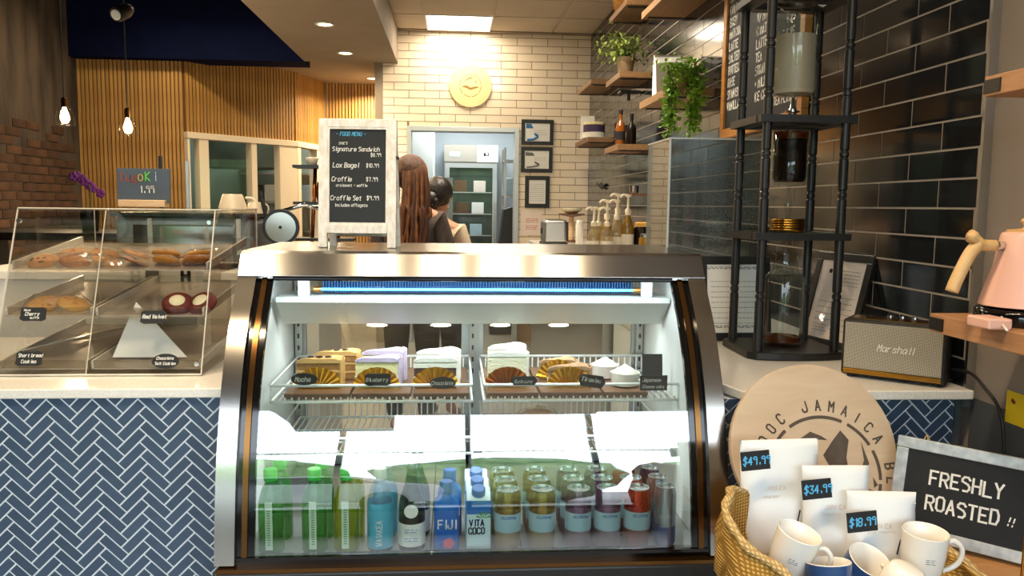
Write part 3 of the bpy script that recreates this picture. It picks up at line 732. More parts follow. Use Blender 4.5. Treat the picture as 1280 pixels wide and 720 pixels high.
# price plaques clipped to the shelf rail and the pastry case
def plaque(name, label, loc, w, h, shape, lines, rot=(0, 0, 0), mt='chalk_black', ink='chalk_white', cat='price tag', group='black shelf tags', lw=.16):
    t = thing(name, label, cat, loc, group=group, rot=rot); P = []
    if shape == 'oval': P = [(w/2*math.cos(a*math.pi/14), h/2*math.sin(a*math.pi/14)) for a in range(28)]
    elif shape == 'rect': P = [(-w/2, -h/2), (w/2, -h/2), (w/2, h/2), (-w/2, h/2)]
    elif shape == 'hex': P = [(-w/2, 0), (-w*.38, -h/2), (w*.38, -h/2), (w/2, 0), (w*.38, h/2), (-w*.38, h/2)]
    else:
        for a in range(36):
            th = a*math.pi/18; c, s_ = math.cos(th), math.sin(th); e = .38
            k = 1-.04*math.cos(th*8); P.append((w/2*k*math.copysign(abs(c)**e, c), h/2*k*math.copysign(abs(s_)**e, s_)))
    MB().prism(P, -.0015, .0015).build('plate', mt, t)
    if lines: lettering('lettering', [(tx, x, -.0022, z, hh) + tuple(r) for tx, x, z, hh, *r in lines], ink, t, lw)
    return t
RY_ = 2.131
plaque('shelf_tag', 'oval black tag reading Mocha on the shelf rail', (-.393, RY_, .901), .070, .033, 'oval', [('Mocha', -.024, -.006, .012, .2)])
plaque('shelf_tag', 'wavy black tag reading Blueberry on the shelf rail', (-.199, RY_, .899), .070, .033, 'wavy', [('Blueberry', -.031, -.005, .010, .2)])
plaque('shelf_tag', 'oval black tag reading Chocolate on the shelf rail', (-.025, RY_, .889), .070, .034, 'oval', [('Chocolate', -.031, -.005, .010, .2)])
plaque('shelf_tag', 'black tag below the ivory cake slice', (.196, RY_, .894), .074, .024, 'hex', [('Bunkuuns', -.027, -.006, .009, .2)])
plaque('shelf_tag', 'tilted black tag reading Tiramisu on the shelf rail', (.382, RY_, .892), .076, .034, 'hex', [('Tiramisu', -.030, -.002, .011, .2)], (0, R(8), 0))
plaque('shelf_tag', 'square black tag reading Japanese Cheese cake', (.554, RY_, .886), .076, .042, 'rect', [('Japanese', -.032, .004, .0095, .2), ('Cheese cake', -.032, -.014, .0085, .2)])
plaque('blank_card', 'plain black card standing beside the ramekins', (.567, 2.20, .905), .058, .096, 'rect', [], (R(-8), 0, 0))

# pastries on the lower shelf
def wrapped(label, x, y, z, mt, rz=0, s=1.):
    t = thing('wrapped_pastry', label, 'pastry', (x, y, z), rz, 'wrapped pastries on the lower shelf')
    MB().sphere((0, 0, .02*s), .05*s, 14, 8, (1.1, .8, .42)).build('pastry', mt, t, smooth=True)
    o = MB().sphere((0, 0, .0245*s), .056*s, 12, 7, (1.25, .85, .44)).build('wrapper', 'thin_plastic', t)
    return t
woodtray = MB().box(.10, .36, 2.20, 2.50, .6945, .706).build('serving_board', 'board_wood', bevel=.003); tag(woodtray, 'dark wooden board on the lower right wire shelf', 'serving board')
mat('teal_wrap', '#3aa0a8', .5, var='#2b8790', nscale=20)
wrapped('wrapped golden pastry on the lower shelf board, left one', .205, 2.27, .7065, 'yellow_pastry'); wrapped('wrapped golden pastry on the lower shelf board, middle one', .262, 2.39, .7065, 'cookie_light', .3)
wrapped('wrapped pastry with a teal label on the lower shelf board', .315, 2.27, .7065, 'teal_wrap', .2)
bt = MB().box(-.10, .04, 2.2, 2.5, .6945, .706).build('serving_board', 'board_wood', bevel=.003); tag(bt, 'dark wooden board at the end of the lower left wire shelf', 'serving board')

# ================================================================== drinks on the deck
DZ0 = .5212
mat('alu', '#c9ccce', .22, 1.)
mat('alu_dark', '#4b4f52', .35, .9)
mat('label_blue', '#a8c8d8', .5, var='#b6d2df', nscale=20)
def metal(nm, c): return mat(nm, c, .25, .75)
for nm, c in (('can_gold', '#a98a4a'), ('can_mauve', '#8d6a84'), ('can_red', '#c23a2c'), ('can_navy', '#1c2f66'), ('can_silver', '#b6bcc6')): metal(nm, c)
def make_can(label, x, y, body, low, h=.153, r=.0325, band=True, group=None):
    t = thing('drink_can', label, 'drink can', (x, y, DZ0), group=group)
    MB().lathe([(r*.78, 0), (r, .012), (r, h*.36)], 24, cap1=False).build('lower_body', low, t, auto=40)
    MB().lathe([(r, h*.36), (r, h-.018), (r*.84, h-.003), (r*.84, h)], 24, cap0=False, cap1=False).build('upper_body', body, t, auto=40)
    l = MB().lathe([(r*.84, h-.003), (r*.86, h), (r*.8, h), (r*.76, h-.006), (r*.0, h-.006)], 24, cap0=False, cap1=False).build('lid', 'alu', t, auto=40)
    MB().cbox((0, -r*.15, h-.004), (.012, .02, .002)).build('pull_tab', 'alu', l)
    if band:
        b = MB().lathe([(r+.0006, h*.34), (r+.0006, h*.64)], 24, cap0=False, cap1=False).build('label_band', 'label_blue', t, smooth=True)
        lettering('print', [('PELLEGRINO', -.017, -(r+.0018), h*.575, .0055), ('*', 0, -(r+.001), h*.5, .005)], 'ink_blue', t, .18)
    return t
mat('low_mauve', '#9c8290', .35, .4); mat('low_gold', '#b89f80', .35, .4); mat('low_red', '#9c5048', .35, .5); mat('low_blue', '#5a6ea8', .35, .4)
place = ('in front', 'second in its row', 'at the back of its row')
for x, body, low, col in ((.138, 'can_gold', 'low_gold', 'gold drink can right of the coconut cartons'), (.224, 'can_gold', 'low_gold', 'gold drink can left of the mauve cans'), (.314, 'can_mauve', 'low_mauve', 'mauve drink can next to the gold cans'),
                          (.388, 'can_mauve', 'low_mauve', 'mauve drink can next to the red cans'), (.463, 'can_red', 'low_red', 'red drink can'), ):
    for k in range(3): make_can(col+', '+place[k], x-.002*k, 1.905+.072*k, body, low, group='rows of drink cans')
for k in range(3): make_can('silver and blue energy drink can, '+place[k], .535-.002*k, 1.91+.072*k, 'can_silver' if k < 2 else 'can_navy', 'low_blue', r=.0275, band=False, group='rows of drink cans')
# bottles
mat('pet_green', '#3f9a3a', .15, trans=.0, var='#4aa845', nscale=6); mat('pet_yellow', '#8fa41e', .15, var='#7d9420', nscale=6); mat('cap_green', '#3fce48', .35); mat('cap_white', '#e4e8ea', .35); mat('cap_blue', '#1750b4', .35)
mat('label_pale', '#d5e6d4', .5, var='#c9dcc8', nscale=30); mat('label_wakea', '#58bfe0', .4, var='#49b2d6', nscale=12); mat('fiji_blue', '#1665c8', .2, var='#1a78d6', nscale=8); mat('fiji_light', '#2ab0e0', .2)
mat('carton_white', '#cfe6ef', .45); mat('carton_blue', '#1d6fc4', .45); mat('pink_flower', '#d9587a', .6); mat('leaf_print', '#4f9a3c', .6)
glass('pet_clear', '#dff0f4', 1.4, 1.2, haze=.14, hazecol='#cfe6ee'); glass('bottle_green', '#7f9a78', 1.5, 1.5, haze=.10, hazecol='#2f4a32')
glass('pet_pale_green', '#a8d8a0', 1.4, 1.2, haze=.35, hazecol='#58b050'); glass('pet_pale_yellow', '#d0d870', 1.4, 1.2, haze=.4, hazecol='#a8b428')
BP = [(.026, 0), (.031, .006), (.031, .11), (.030, .128), (.022, .158), (.013, .175), (.0125, .186)]
def aloe(label, x, y, mt, cap):
    t = thing('aloe_bottle', label, 'bottle', (x, y, DZ0), group='aloe drink bottles')
    MB().lathe(BP, 20).build('body', mt, t, auto=50); MB().lathe([(.016, .180), (.0165, .182), (.0165, .204), (.0145, .207)], 20).build('cap', cap, t, auto=40)
    m = MB(); m.strip([(.0315*math.sin(a), -.0315*math.cos(a), .016) for a in (-.28, 0, .28)], [(.0315*math.sin(a), -.0315*math.cos(a), .135) for a in (-.28, 0, .28)]); m.build('label_strip', 'label_pale', t, smooth=True)
    rows_text(-.003, .004, [.028+.006*q for q in range(15)], -.0318, 1.6, label).build('print', 'leaf_print', t)
for x, mt, nm in ((-.437, 'pet_pale_green', 'pale green'), (-.333, 'pet_pale_green', 'bright green'), (-.256, 'pet_pale_yellow', 'yellow green')):
    for k in range(2): aloe('%s aloe drink bottle with a green cap, %s' % (nm, ('in front', 'behind')[k]), x+.004*k, 1.915+.085*k, mt, 'cap_green')
def water(label, x, y):
    t = thing('water_bottle', label, 'bottle', (x, y, DZ0), group='water bottles with blue labels')
    MB().lathe(BP, 20).build('body', 'pet_clear', t, auto=50); MB().lathe([(.016, .180), (.0165, .203), (.0145, .206)], 20).build('cap', 'cap_white', t, auto=40)
    MB().lathe([(.0316, .012), (.0316, .125)], 24, cap0=False, cap1=False).build('label_sleeve', 'label_wakea', t, smooth=True)
    lettering('print', [('WAIAKEA', .007, -.0325, .022, .014, 0, R(90))], 'chalk_white', t, .16)
for k in range(2): water('clear water bottle with pale blue sleeve and white cap, %s' % ('in front', 'behind')[k], -.175+.006*k, 1.915+.085*k)
def glassbottle(label, x, y):
    t = thing('glass_bottle', label, 'bottle', (x, y, DZ0), group='green glass water bottles')
    MB().lathe([(.030, 0), (.033, .006), (.033, .10), (.030, .125), (.017, .165), (.0125, .19), (.0125, .215)], 22).build('body', 'bottle_green', t, auto=50)
    MB().lathe([(.0135, .205), (.0150, .207), (.0150, .223), (.0125, .226)], 18).build('cap', 'alu', t, auto=40)
    MB().lathe([(.0335, .015), (.0335, .072)], 24, cap0=False, cap1=False).build('label_band', 'paper_white', t, smooth=True)
    MB().cyl(.017, 0, .0006, 20, T(0, -.0325, .105) @ RX(R(90))).build('round_label', 'paper_white', t)
    rows_text(-.016, .016, [.03, .036, .052, .058], -.0345, 1.0, label).build('print', 'ink_blue', t)
for k in range(2): glassbottle('slim green glass water bottle with white labels, %s' % ('in front', 'behind')[k], -.098+.010*k, 1.92+.085*k)
def sqbottle(label, x, y):
    t = thing('square_bottle', label, 'bottle', (x, y, DZ0), group='square blue water bottles'); m = MB()
    pr = [(.029, 0), (.031, .004), (.031, .11), (.029, .120), (.014, .140), (.0135, .148)]
    vs = []; fs = []; n = 24
    for r, z in pr:
        for k in range(n):
            a = 2*math.pi*k/n; c, s_ = math.cos(a), math.sin(a); e = .45 if z < .125 else 1
            vs.append((r*math.copysign(abs(c)**e, c), r*math.copysign(abs(s_)**e, s_), z))
    for j in range(len(pr)-1):
        for k in range(n): fs.append((j*n+k, j*n+(k+1) % n, (j+1)*n+(k+1) % n, (j+1)*n+k))
    fs.append(tuple(reversed(range(n)))); m.add(vs, fs); m.build('body', 'fiji_blue', t, auto=50)
    MB().lathe([(.0165, .142), (.017, .144), (.017, .168), (.015, .171)], 20).build('cap', 'cap_blue', t, auto=40)
    lettering('print', [('FIJI', -.0195, -.0316, .062, .021)], 'chalk_white', t, .17)
    fl = MB()
    for k in range(5): fl.lathe([(.0075, 0), (.0001, .0004)], 10, T(.006+.007*math.cos(k*1.257), -.0315, .024+.007*math.sin(k*1.257)) @ RX(R(90)))
    fl.build('flower_print', 'pink_flower', t)
for k in range(2): sqbottle('square bright blue water bottle with a flower print, %s' % ('in front', 'behind')[k], -.013+.008*k, 1.915+.085*k)
def carton(label, x, y):
    t = thing('drink_carton', label, 'carton', (x, y, DZ0), group='coconut water cartons')
    m = MB(); m.add([(-.030, -.026, 0), (.030, -.026, 0), (.030, .026, 0), (-.030, .026, 0), (-.030, -.026, .13), (.030, -.026, .13), (.030, .026, .148), (-.030, .026, .148)], [(0, 3, 2, 1), (4, 5, 6, 7), (0, 1, 5, 4), (1, 2, 6, 5), (2, 3, 7, 6), (3, 0, 4, 7)])
    m.build('box', 'carton_white', t, bevel=.004)
    MB().lathe([(.0165, 0), (.017, .002), (.017, .017), (.015, .019)], 20, T(0, -.002, .137) @ RX(R(18))).build('cap', 'cap_blue', t, auto=40)
    MB().box(-.0302, .0302, -.0264, -.0262, .095, .129).build('blue_top_print', 'carton_blue', t)
    lettering('print', [('VITA', -.022, -.0275, .066, .015), ('COCO', -.024, -.0275, .046, .015)], 'can_navy', t, .2)
    fl = MB()
    for k in range(5): a = R(20+k*35); fl.add([(.012, -.0268, .084), (.012+.018*math.cos(a)-.003*math.sin(a), -.0268, .084+.018*math.sin(a)+.003*math.cos(a)), (.012+.018*math.cos(a)+.003*math.sin(a), -.0268, .084+.018*math.sin(a)-.003*math.cos(a))], [(0, 1, 2)])
    fl.build('palm_print', 'leaf_print', t)
for k in range(3): carton('white and blue coconut water carton, %s' % place[k], .066-.001*k, 1.915+.068*k)

# ================================================================== clear acrylic pastry case on the left counter
pc = thing('pastry_case', 'clear acrylic pastry case with sloping front on the left counter', 'pastry case', (-.926, 2.45, .911))
PX0, PX1 = -.264, .264           # local; y -.316 (front bottom) .. .32 ; front top -.15 ; height .434
def sheet(name, quad, th=.005, mt='acrylic'):
    o = MB().add(quad, [(0, 1, 2, 3)]).build(name, mt, pc); s_ = o.modifiers.new('solid', 'SOLIDIFY'); s_.thickness = th; s_.offset = 0; return o
FB, FT, BK, HT = -.316, -.150, .32, .434
sheet('front_panel', [(PX0, FB, .0), (PX1, FB, .0), (PX1, FT, HT), (PX0, FT, HT)])
for x, nm in ((PX0, 'side_panel'), (PX1, 'side_panel'), (-.03, 'divider')):
    sheet(nm, [(x, FB+.004, .003), (x, BK, .003), (x, BK, HT-.002), (x, FT+.003, HT-.002)])
sheet('top_panel', [(PX0-.003, FT-.006, HT), (PX1+.003, FT-.006, HT), (PX1+.003, BK+.004, HT), (PX0-.003, BK+.004, HT)])
sheet('base_panel', [(PX0, FB+.006, .004), (PX1, FB+.006, .004), (PX1, BK, .004), (PX0, BK, .004)])
sheet('rear_door', [(PX0+.004, BK-.004, .01), (-.034, BK-.004, .01), (-.034, BK-.004, HT-.01), (PX0+.004, BK-.004, HT-.01)]); sheet('rear_door', [(-.026, BK-.004, .01), (PX1-.004, BK-.004, .01), (PX1-.004, BK-.004, HT-.01), (-.026, BK-.004, HT-.01)])
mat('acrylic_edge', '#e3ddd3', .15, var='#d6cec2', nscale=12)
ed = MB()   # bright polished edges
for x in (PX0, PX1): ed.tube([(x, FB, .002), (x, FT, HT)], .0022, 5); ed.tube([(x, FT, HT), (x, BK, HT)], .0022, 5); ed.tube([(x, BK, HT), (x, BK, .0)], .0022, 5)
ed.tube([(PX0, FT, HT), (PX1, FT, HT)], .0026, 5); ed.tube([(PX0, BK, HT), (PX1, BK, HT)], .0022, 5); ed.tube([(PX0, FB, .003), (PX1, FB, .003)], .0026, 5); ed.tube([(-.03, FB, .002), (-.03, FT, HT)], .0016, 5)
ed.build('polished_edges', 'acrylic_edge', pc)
for x, z in ((PX0+.01, .03), (PX1-.012, .03), (PX0+.01, .40), (PX1-.012, .40)): MB().cyl(.006, -.004, .004, 12, T(x, FB+(FT-FB)*z/HT-.004, z) @ RX(R(90))).build('rivet', 'chrome', pc)
for x, nm in ((-.09, 1), (.20, 1)): MB().box(x, x+.014, BK-.012, BK-.006, .28, .40).build('hinge', 'white_metal', pc)
def tray(z0, x0, x1, y0, y1, tilt):
    t = bpy.data.objects.new('tray', None); COL.objects.link(t); t.parent = pc; t.location = ((x0+x1)/2, y0, z0); t.rotation_euler = (tilt, 0, 0); w = x1-x0; d = y1-y0
    MB().box(-w/2, w/2, 0, d, 0, .004).build('tray_floor', 'frosted', t)
    for a, b, c, e in ((-w/2, w/2, 0, .004), (-w/2, w/2, d-.004, d), (-w/2, -w/2+.006, 0, d), (w/2-.006, w/2, 0, d)):
        MB().box(a, b, c, e, .004, .024).build('tray_rim', 'acrylic_edge' if e == d and abs(b-a) < .01 else 'acrylic', t)
    return t
T1 = tray(.268, -.258, .258, -.205, .21, R(7)); T2 = tray(.148, -.258, -.034, -.25, .2, R(6)); T3 = tray(.148, -.026, .258, -.25, .2, R(6)); tray(.012, -.258, -.034, -.29, .2, R(5)); tray(.012, -.026, .258, -.29, .2, R(5))
for f in range(3):
    MB().tube([(-.25+.02*f, -.19+.1*f, .045), (-.10, .15, .06)], .003, 6).build('tray_rail', 'acrylic_edge', pc)
def at_tray(tr, x, y, z=.004): return (-.926+tr.location.x+x, 2.45+tr.location.y+y*math.cos(tr.rotation_euler[0])-z*math.sin(tr.rotation_euler[0]), .911+tr.location.z+y*math.sin(tr.rotation_euler[0])+z*math.cos(tr.rotation_euler[0]))
def bag_cookie(label, loc, mt, chip, r=.042, rz=0, tilt=.1, group='bagged cookies on the top tray', h=.013):
    t = thing('bagged_cookie', label, 'cookie', loc, group=group, rot=(tilt, 0, rz)); rn = random.Random(label)
    MB().lathe([(r*.8, 0), (r, h*.35), (r*.97, h*.7), (r*.7, h), (.001, h*1.1)], 18).build('cookie', mt, t, smooth=True)
    for k in range(7):
        a = rn.uniform(0, 6.28); q = r*rn.uniform(.1, .75); MB().sphere((q*math.cos(a), q*math.sin(a), h*.95), .0055, 8, 5, (1, 1, .6)).build('chunk', chip, t)
    m = MB(); n = 12   # crinkled cellophane bag
    g = [[(u/n-.5, v/n-.5) for v in range(n+1)] for u in range(n+1)]
    for sgn in (1,):
        b = len(m.v)
        for row in g:
            for u, v in row:
                d = max(abs(u), abs(v)); q = max(0, 1-(2*d)**3); m.v.append((u*r*2.7, v*r*2.5, (.002+(h*1.35)*q+rn.uniform(0, .004)*(1-q*.5))))
        for i in range(n):
            for j in range(n): m.f.append((b+i*(n+1)+j, b+i*(n+1)+j+1, b+(i+1)*(n+1)+j+1, b+(i+1)*(n+1)+j))
    m.build('cellophane_bag', 'thin_plastic', t)
    return t
words = ('first', 'second', 'third', 'fourth', 'fifth', 'sixth')
for k in range(6): bag_cookie('brown cookie in clear cellophane on the top tray, %s from the left' % words[k], at_tray(T1, -.205+k*.083, .06, .006), 'cookie' if k % 2 else 'cookie_light', 'choc_chip' if k % 3 == 0 else 'cookie_light', rz=k*.7, tilt=R(26), r=.040)
for k in range(5): bag_cookie('golden cookie in cellophane at the back of the top tray, %s from the left' % words[k], at_tray(T1, -.175+k*.088, .17, .006), 'cookie_light', 'cookie', rz=k, tilt=R(20), group='bagged cookies at the back of the top tray')
for k, x in enumerate((-.05, .025)): bag_cookie('yellow glazed pastry in cellophane on the middle tray, %s' % ('left one', 'right one')[k], at_tray(T2, x, .08, .006), 'yellow_pastry', 'cookie_light', rz=k, tilt=R(24), h=.02, group='yellow pastries on the middle tray')
def filled(label, loc, rz):
    t = thing('red_velvet_cookie', label, 'cookie', loc, group='red velvet cookies', rot=(R(40), 0, rz))
    MB().lathe([(.030, 0), (.040, .008), (.041, .018), (.032, .028), (.022, .030)], 20).build('cookie', 'red_velvet', t, smooth=True); MB().sphere((0, 0, .027), .023, 14, 7, (1, 1, .35)).build('cream_filling', 'ivory_cream', t, smooth=True)
    return t
filled('red velvet cookie with pale filling on the middle tray, left one', at_tray(T3, .055, .055, .012), .2); filled('red velvet cookie with pale filling on the middle tray, right one', at_tray(T3, .125, .060, .012), -.4)
plaque('pastry_tag', 'black tag reading Cherry muffin on the pastry case', (-1.106, 2.186, 1.067), .066, .037, 'hex2' if False else 'wavy', [('Nova', -.024, .008, .006, .2), ('Cherry', -.020, -.004, .009, .2), ('muffin', -.006, -.013, .006, .2)], (R(-21), 0, 0), 'slate_blue' if False else 'chalk_black', group='tags on the pastry case')
plaque('pastry_tag', 'scalloped black tag reading Short bread cookies', (-1.098, 2.138, .957), .066, .039, 'wavy', [('Short bread', -.027, .004, .0085, .15), ('Cookies', -.018, -.012, .0085, .15)], (R(-21), 0, 0), group='tags on the pastry case')
plaque('pastry_tag', 'scalloped black tag reading Red Velvet', (-.797, 2.183, 1.060), .066, .036, 'wavy', [('Red Velvet', -.027, -.004, .010, .15)], (R(-21), 0, 0), group='tags on the pastry case')
plaque('pastry_tag', 'oval slate tag reading Chocolate salt cookies', (-.752, 2.134, .950), .069, .040, 'oval', [('Chocolate', -.023, .004, .0075, .15), ('Salt Cookies', -.026, -.010, .0072, .15)], (R(-21), 0, 0), group='tags on the pastry case')
m = MB(); m.prism([(-.085, 0), (.115, 0), (-.035, .155)], -.002, .002, RX(R(-18))); o = m.build('reflection_sheet', 'white_card', loc=(-.845, 2.24, .940)); tag(o, 'large white triangular sheet standing in for a reflection in the pastry case', 'reflection sheet')  # white sheet shaped like a bright reflection in the acrylic
pb = thing('paper_box', 'white pastry box printed with a black letter behind the pastry case', 'box', (-.90, 2.70, .917))
MB().box(-.10, .06, -.01, .062, .255, .26).build('lid', 'paper_white', pb); MB().box(-.10, .06, -.01, .062, 0, .255).build('body', 'paper_white', pb, bevel=.002); lettering('print', [('H', .015, -.0115, .185, .045)], 'ink_black', pb, .25); MB().box(-.102, -.06, -.012, .062, .0, .256).build('black_band', 'ink_black', pb)
# chalk sign on top
fs = thing('chalk_sign', 'slate blue chalk sign reading 1.99 in a pale wooden foot on the pastry case', 'sign', (-.965, 2.60, 1.3495))
MB().box(-.072, .070, -.02, .02, 0, .022).build('wood_foot', 'pale_wood', fs, bevel=.002)
b_ = MB().box(-.081, .081, -.0025, .0025, 0, .108, T(0, 0, .012) @ RX(R(-4))).build('slate', 'slate_blue', fs, bevel=.001)
lettering('red_letters', [('Cug', -.064, -.009, .080, .024)], 'chalk_red', fs, .09); lettering('yellow_letter', [('o', -.012, -.009, .082, .028)], 'chalk_yellow', fs, .1); lettering('green_letter', [('K', .010, -.009, .082, .026)], 'chalk_green', fs, .12); lettering('grey_letter', [('i', .035, -.009, .082, .026)], 'label_blue', fs, .08)
lettering('price', [('1.99', -.008, -.0065, .045, .020)], 'chalk_white', fs, .15)
# ================================================================== A-frame menu board on the case
mat('distress_white', '#f3f1ed', .7, var='#e0d8cd', nscale=70, stretch=(1, 1, .5), bump=.4, bscale=120)
am = thing('menu_board', 'white distressed A-frame chalkboard with the food menu on the display case', 'menu board', (-.268, 2.285, 1.2436), R(-3))
lean = RX(R(-5))
for x0, x1, z0, z1 in ((-.109, -.084, 0, .362), (.084, .109, 0, .362), (-.084, .084, .338, .362), (-.084, .084, .040, .066)):
    MB().box(x0, x1, -.009, .009, z0, z1, lean).build('frame_rail', 'distress_white', am, bevel=.002)
for x0, x1, z0, z1 in ((-.084, -.079, .066, .338), (.079, .084, .066, .338), (-.079, .079, .333, .338), (-.079, .079, .066, .071)): MB().box(x0, x1, -.0075, -.002, z0, z1, lean).build('inner_bead', 'distress_white', am)
MB().box(-.080, .080, -.002, .004, .067, .337, lean).build('slate', 'chalkboard', am)
rear = T(0, .115, 0) @ RX(R(12))
for x0, x1, z0, z1 in ((-.100, -.080, 0, .34), (.088, .108, 0, .34), (-.080, .088, .03, .05)): MB().box(x0, x1, -.007, .007, z0, z1, rear).build('rear_leg', 'distress_white', am, bevel=.002)
MB().box(.109, .113, .0, .05, .25, .258).build('hinge', 'black_metal', am)
def leaned(lines, name, mt, lw=.14):
    o = lettering(name, lines, mt, am, lw); o.rotation_euler = (R(-5), 0, 0); return o
leaned([('- FOOD MENU -', -.062, -.0032, .315, .0105, .2)], 'title', 'chalk_blue')
for ln_ in [("DIVE'S", -.053, -.0032, .2905, .0065, .2), ('Signature Sandwich', -.072, -.0032, .272, .0115, .15), ('$8.99', .036, -.0032, .257, .0095), ('Lox Bagel', -.070, -.0032, .226, .013, .15), ('$10.99', .024, -.0032, .227, .010),
        ('Croffle', -.073, -.0032, .187, .0125, .15), ('$7.99', .024, -.0032, .188, .0105), ('(croissant + waffle)', -.066, -.0032, .172, .0078), ('Croffle Set', -.076, -.0032, .134, .0125, .15), ('$9.99', .026, -.0032, .135, .011), ('includes affogato', -.064, -.0032, .116, .0085)]: leaned([ln_], 'menu_line', 'chalk_white')

# ================================================================== cold drip coffee tower
TX, TY = 1.053, 2.463
dt = thing('drip_tower', 'tall black wooden cold drip coffee tower with glass vessels', 'coffee maker', (TX, TY, .911))
P = [(-.135, -.14), (-.155, -.11), (-.155, .11), (-.135, .145), (.135, .145), (.150, .11), (.150, -.11), (.135, -.14), (.07, -.155), (0, -.160), (-.07, -.155)]
n = len(P); MB().add([(x, y, 0) for x, y in P]+[(x, y, .022) for x, y in P], [tuple(reversed(range(n))), tuple(range(n, 2*n))]+[(i, (i+1) % n, (i+1) % n+n, i+n) for i in range(n)]).build('base', 'black_metal', dt, bevel=.004)
pf = [(.0138, .02)]
for zc in (.19, .50, .62, .80, .94, 1.17):
    for dz in (-.010, .010): pf += [(.0138, zc+dz-.005), (.0108, zc+dz-.002), (.0108, zc+dz+.002), (.0138, zc+dz+.005)]
pf.append((.0138, 1.27))
for x, y in ((-.121, -.108), (.119, -.111), (-.117, .123), (.120, .106)): MB().lathe(pf, 14).build('post', 'black_metal', dt, auto=20, loc=(x, y, 0))
for z in (.362, .712, 1.085):
    fr = MB()
    for a, b, c, d in ((-.148, .148, -.126, -.094), (-.148, .148, .092, .136), (-.150, -.10, -.094, .092), (.10, .150, -.094, .092)): fr.box(a, b, c, d, z, z+.022)
    fr.box(-.10, .10, -.018, .018, z+.002, z+.018)
    fr.lathe([(.062, z+.001), (.075, z+.001), (.075, z+.02), (.062, z+.02), (.062, z+.001)], 28, cap0=False, cap1=False)
    fr.build('shelf_frame', 'black_metal', dt)
glass('drip_glass', '#f4f7f6', 1.5, 1.2)
mat('drip_water', '#a9a195', .08, spec=.6, var='#b3aa9c', nscale=3); glass('water_body', '#e9e3d8', 1.33, 1.2, haze=.5, hazecol='#d6ccbc')
mat('coffee_dark', '#140904', .3, spec=.2); glass('amber_glass', '#a8642a', 1.5, 1.2, haze=.2, hazecol='#8a4a18'); mat('brass', '#b98a3a', .2, 1.)
v = MB().lathe([(.012, .80), (.060, .806), (.067, .818), (.068, 1.05), (.067, 1.052), (.064, 1.05), (.064, .82)], 32, cap0=False, cap1=False).build('water_vessel', 'drip_glass', dt, smooth=True)
MB().lathe([(.012, .804), (.058, .810), (.0632, .824), (.0632, .985)], 32).build('water', 'water_body', v, auto=40)
MB().tube([(0, 0, .985), (0, 0, 1.12)], .006, 10).build('stir_tube', 'drip_glass', v)
MB().lathe([(.030, 1.055), (.05, 1.07), (.03, 1.10), (.012, 1.12)], 20).build('glass_lid', 'drip_glass', dt, smooth=True)
MB().lathe([(.006, .80), (.007, .77), (.013, .765), (.013, .75), (.006, .745), (.004, .72)], 14).build('drip_valve', 'chrome', dt, smooth=True); MB().tube([(-.022, 0, .758), (.022, 0, .758)], .004, 8).build('valve_key', 'chrome', dt)
c = MB().lathe([(.010, .525), (.045, .532), (.0525, .55), (.0535, .70), (.0515, .70), (.0505, .552)], 28, cap0=False, cap1=False).build('coffee_chamber', 'drip_glass', dt, smooth=True)
MB().lathe([(.043, .540), (.049, .552), (.0495, .672)], 28).build('coffee_grounds', 'coffee_dark', c, auto=40); MB().lathe([(.0495, .673), (.0495, .695)], 28).build('amber_top', 'amber_glass', c, auto=40)
MB().lathe([(.005, .525), (.005, .495), (.011, .48), (.011, .45), (.007, .43), (.004, .40)], 14).build('spiral_tip', 'drip_glass', dt, smooth=True)
MB().tube([(.050*math.cos(a*.35), .050*math.sin(a*.35), .386+a*.00042) for a in range(90)], .0042, 7).build('coil', 'brass', dt, smooth=True)
f = MB().lathe([(.03, .024), (.058, .026), (.061, .035), (.061, .235), (.054, .25), (.040, .262), (.038, .31), (.041, .318), (.036, .318), (.034, .262), (.050, .245), (.057, .232), (.057, .038)], 32, cap1=False).build('receiving_flask', 'drip_glass', dt, smooth=True)
MB().cyl(.056, .036, .052, 28).build('drip_residue', 'amber_glass', f); MB().tube([(.0, 0, .35), (0, 0, .06)], .004, 8).build('inner_tube', 'drip_glass', f)

# certificates
def picture(name, label, loc, w, h, rot, fw=.022, paper='paper_white', cat='picture frame', prints=(), group=None, dep=.014):
    t = thing(name, label, cat, loc, group=group, rot=rot)
    for a, b, c, d in ((-w/2, w/2, 0, fw), (-w/2, w/2, h-fw, h), (-w/2, -w/2+fw, fw, h-fw), (w/2-fw, w/2, fw, h-fw)): MB().box(a, b, -dep/2, dep/2, c, d).build('frame', 'black_metal', t, bevel=.002)
    MB().box(-w/2+fw, w/2-fw, -.002, .004, fw, h-fw).build('paper', paper, t)
    MB().box(-w/2+fw, w/2-fw, -.0045, -.0035, fw, h-fw).build('glazing', 'clear_glass', t)
    for nm, mb, mt in prints: mb.build(nm, mt, t)
    return t
pr1 = [('text_print', rows_text(-.085, .085, [.06+k*.018 for k in range(9)], -.0021, 1., 1), 'ink_grey'), ('border_print', rows_text(-.1, .1, [.045, .05, .248, .253], -.0021, 1.6, 2), 'ink_grey')]
picture('certificate', 'black framed certificate with printed border behind the drip tower', (.975, 2.665, .9115), .255, .292, (R(-8), 0, R(2)), .028, prints=pr1, cat='certificate')
v1 = Vector((1.267-1.205, 2.42-2.677, 0)); 
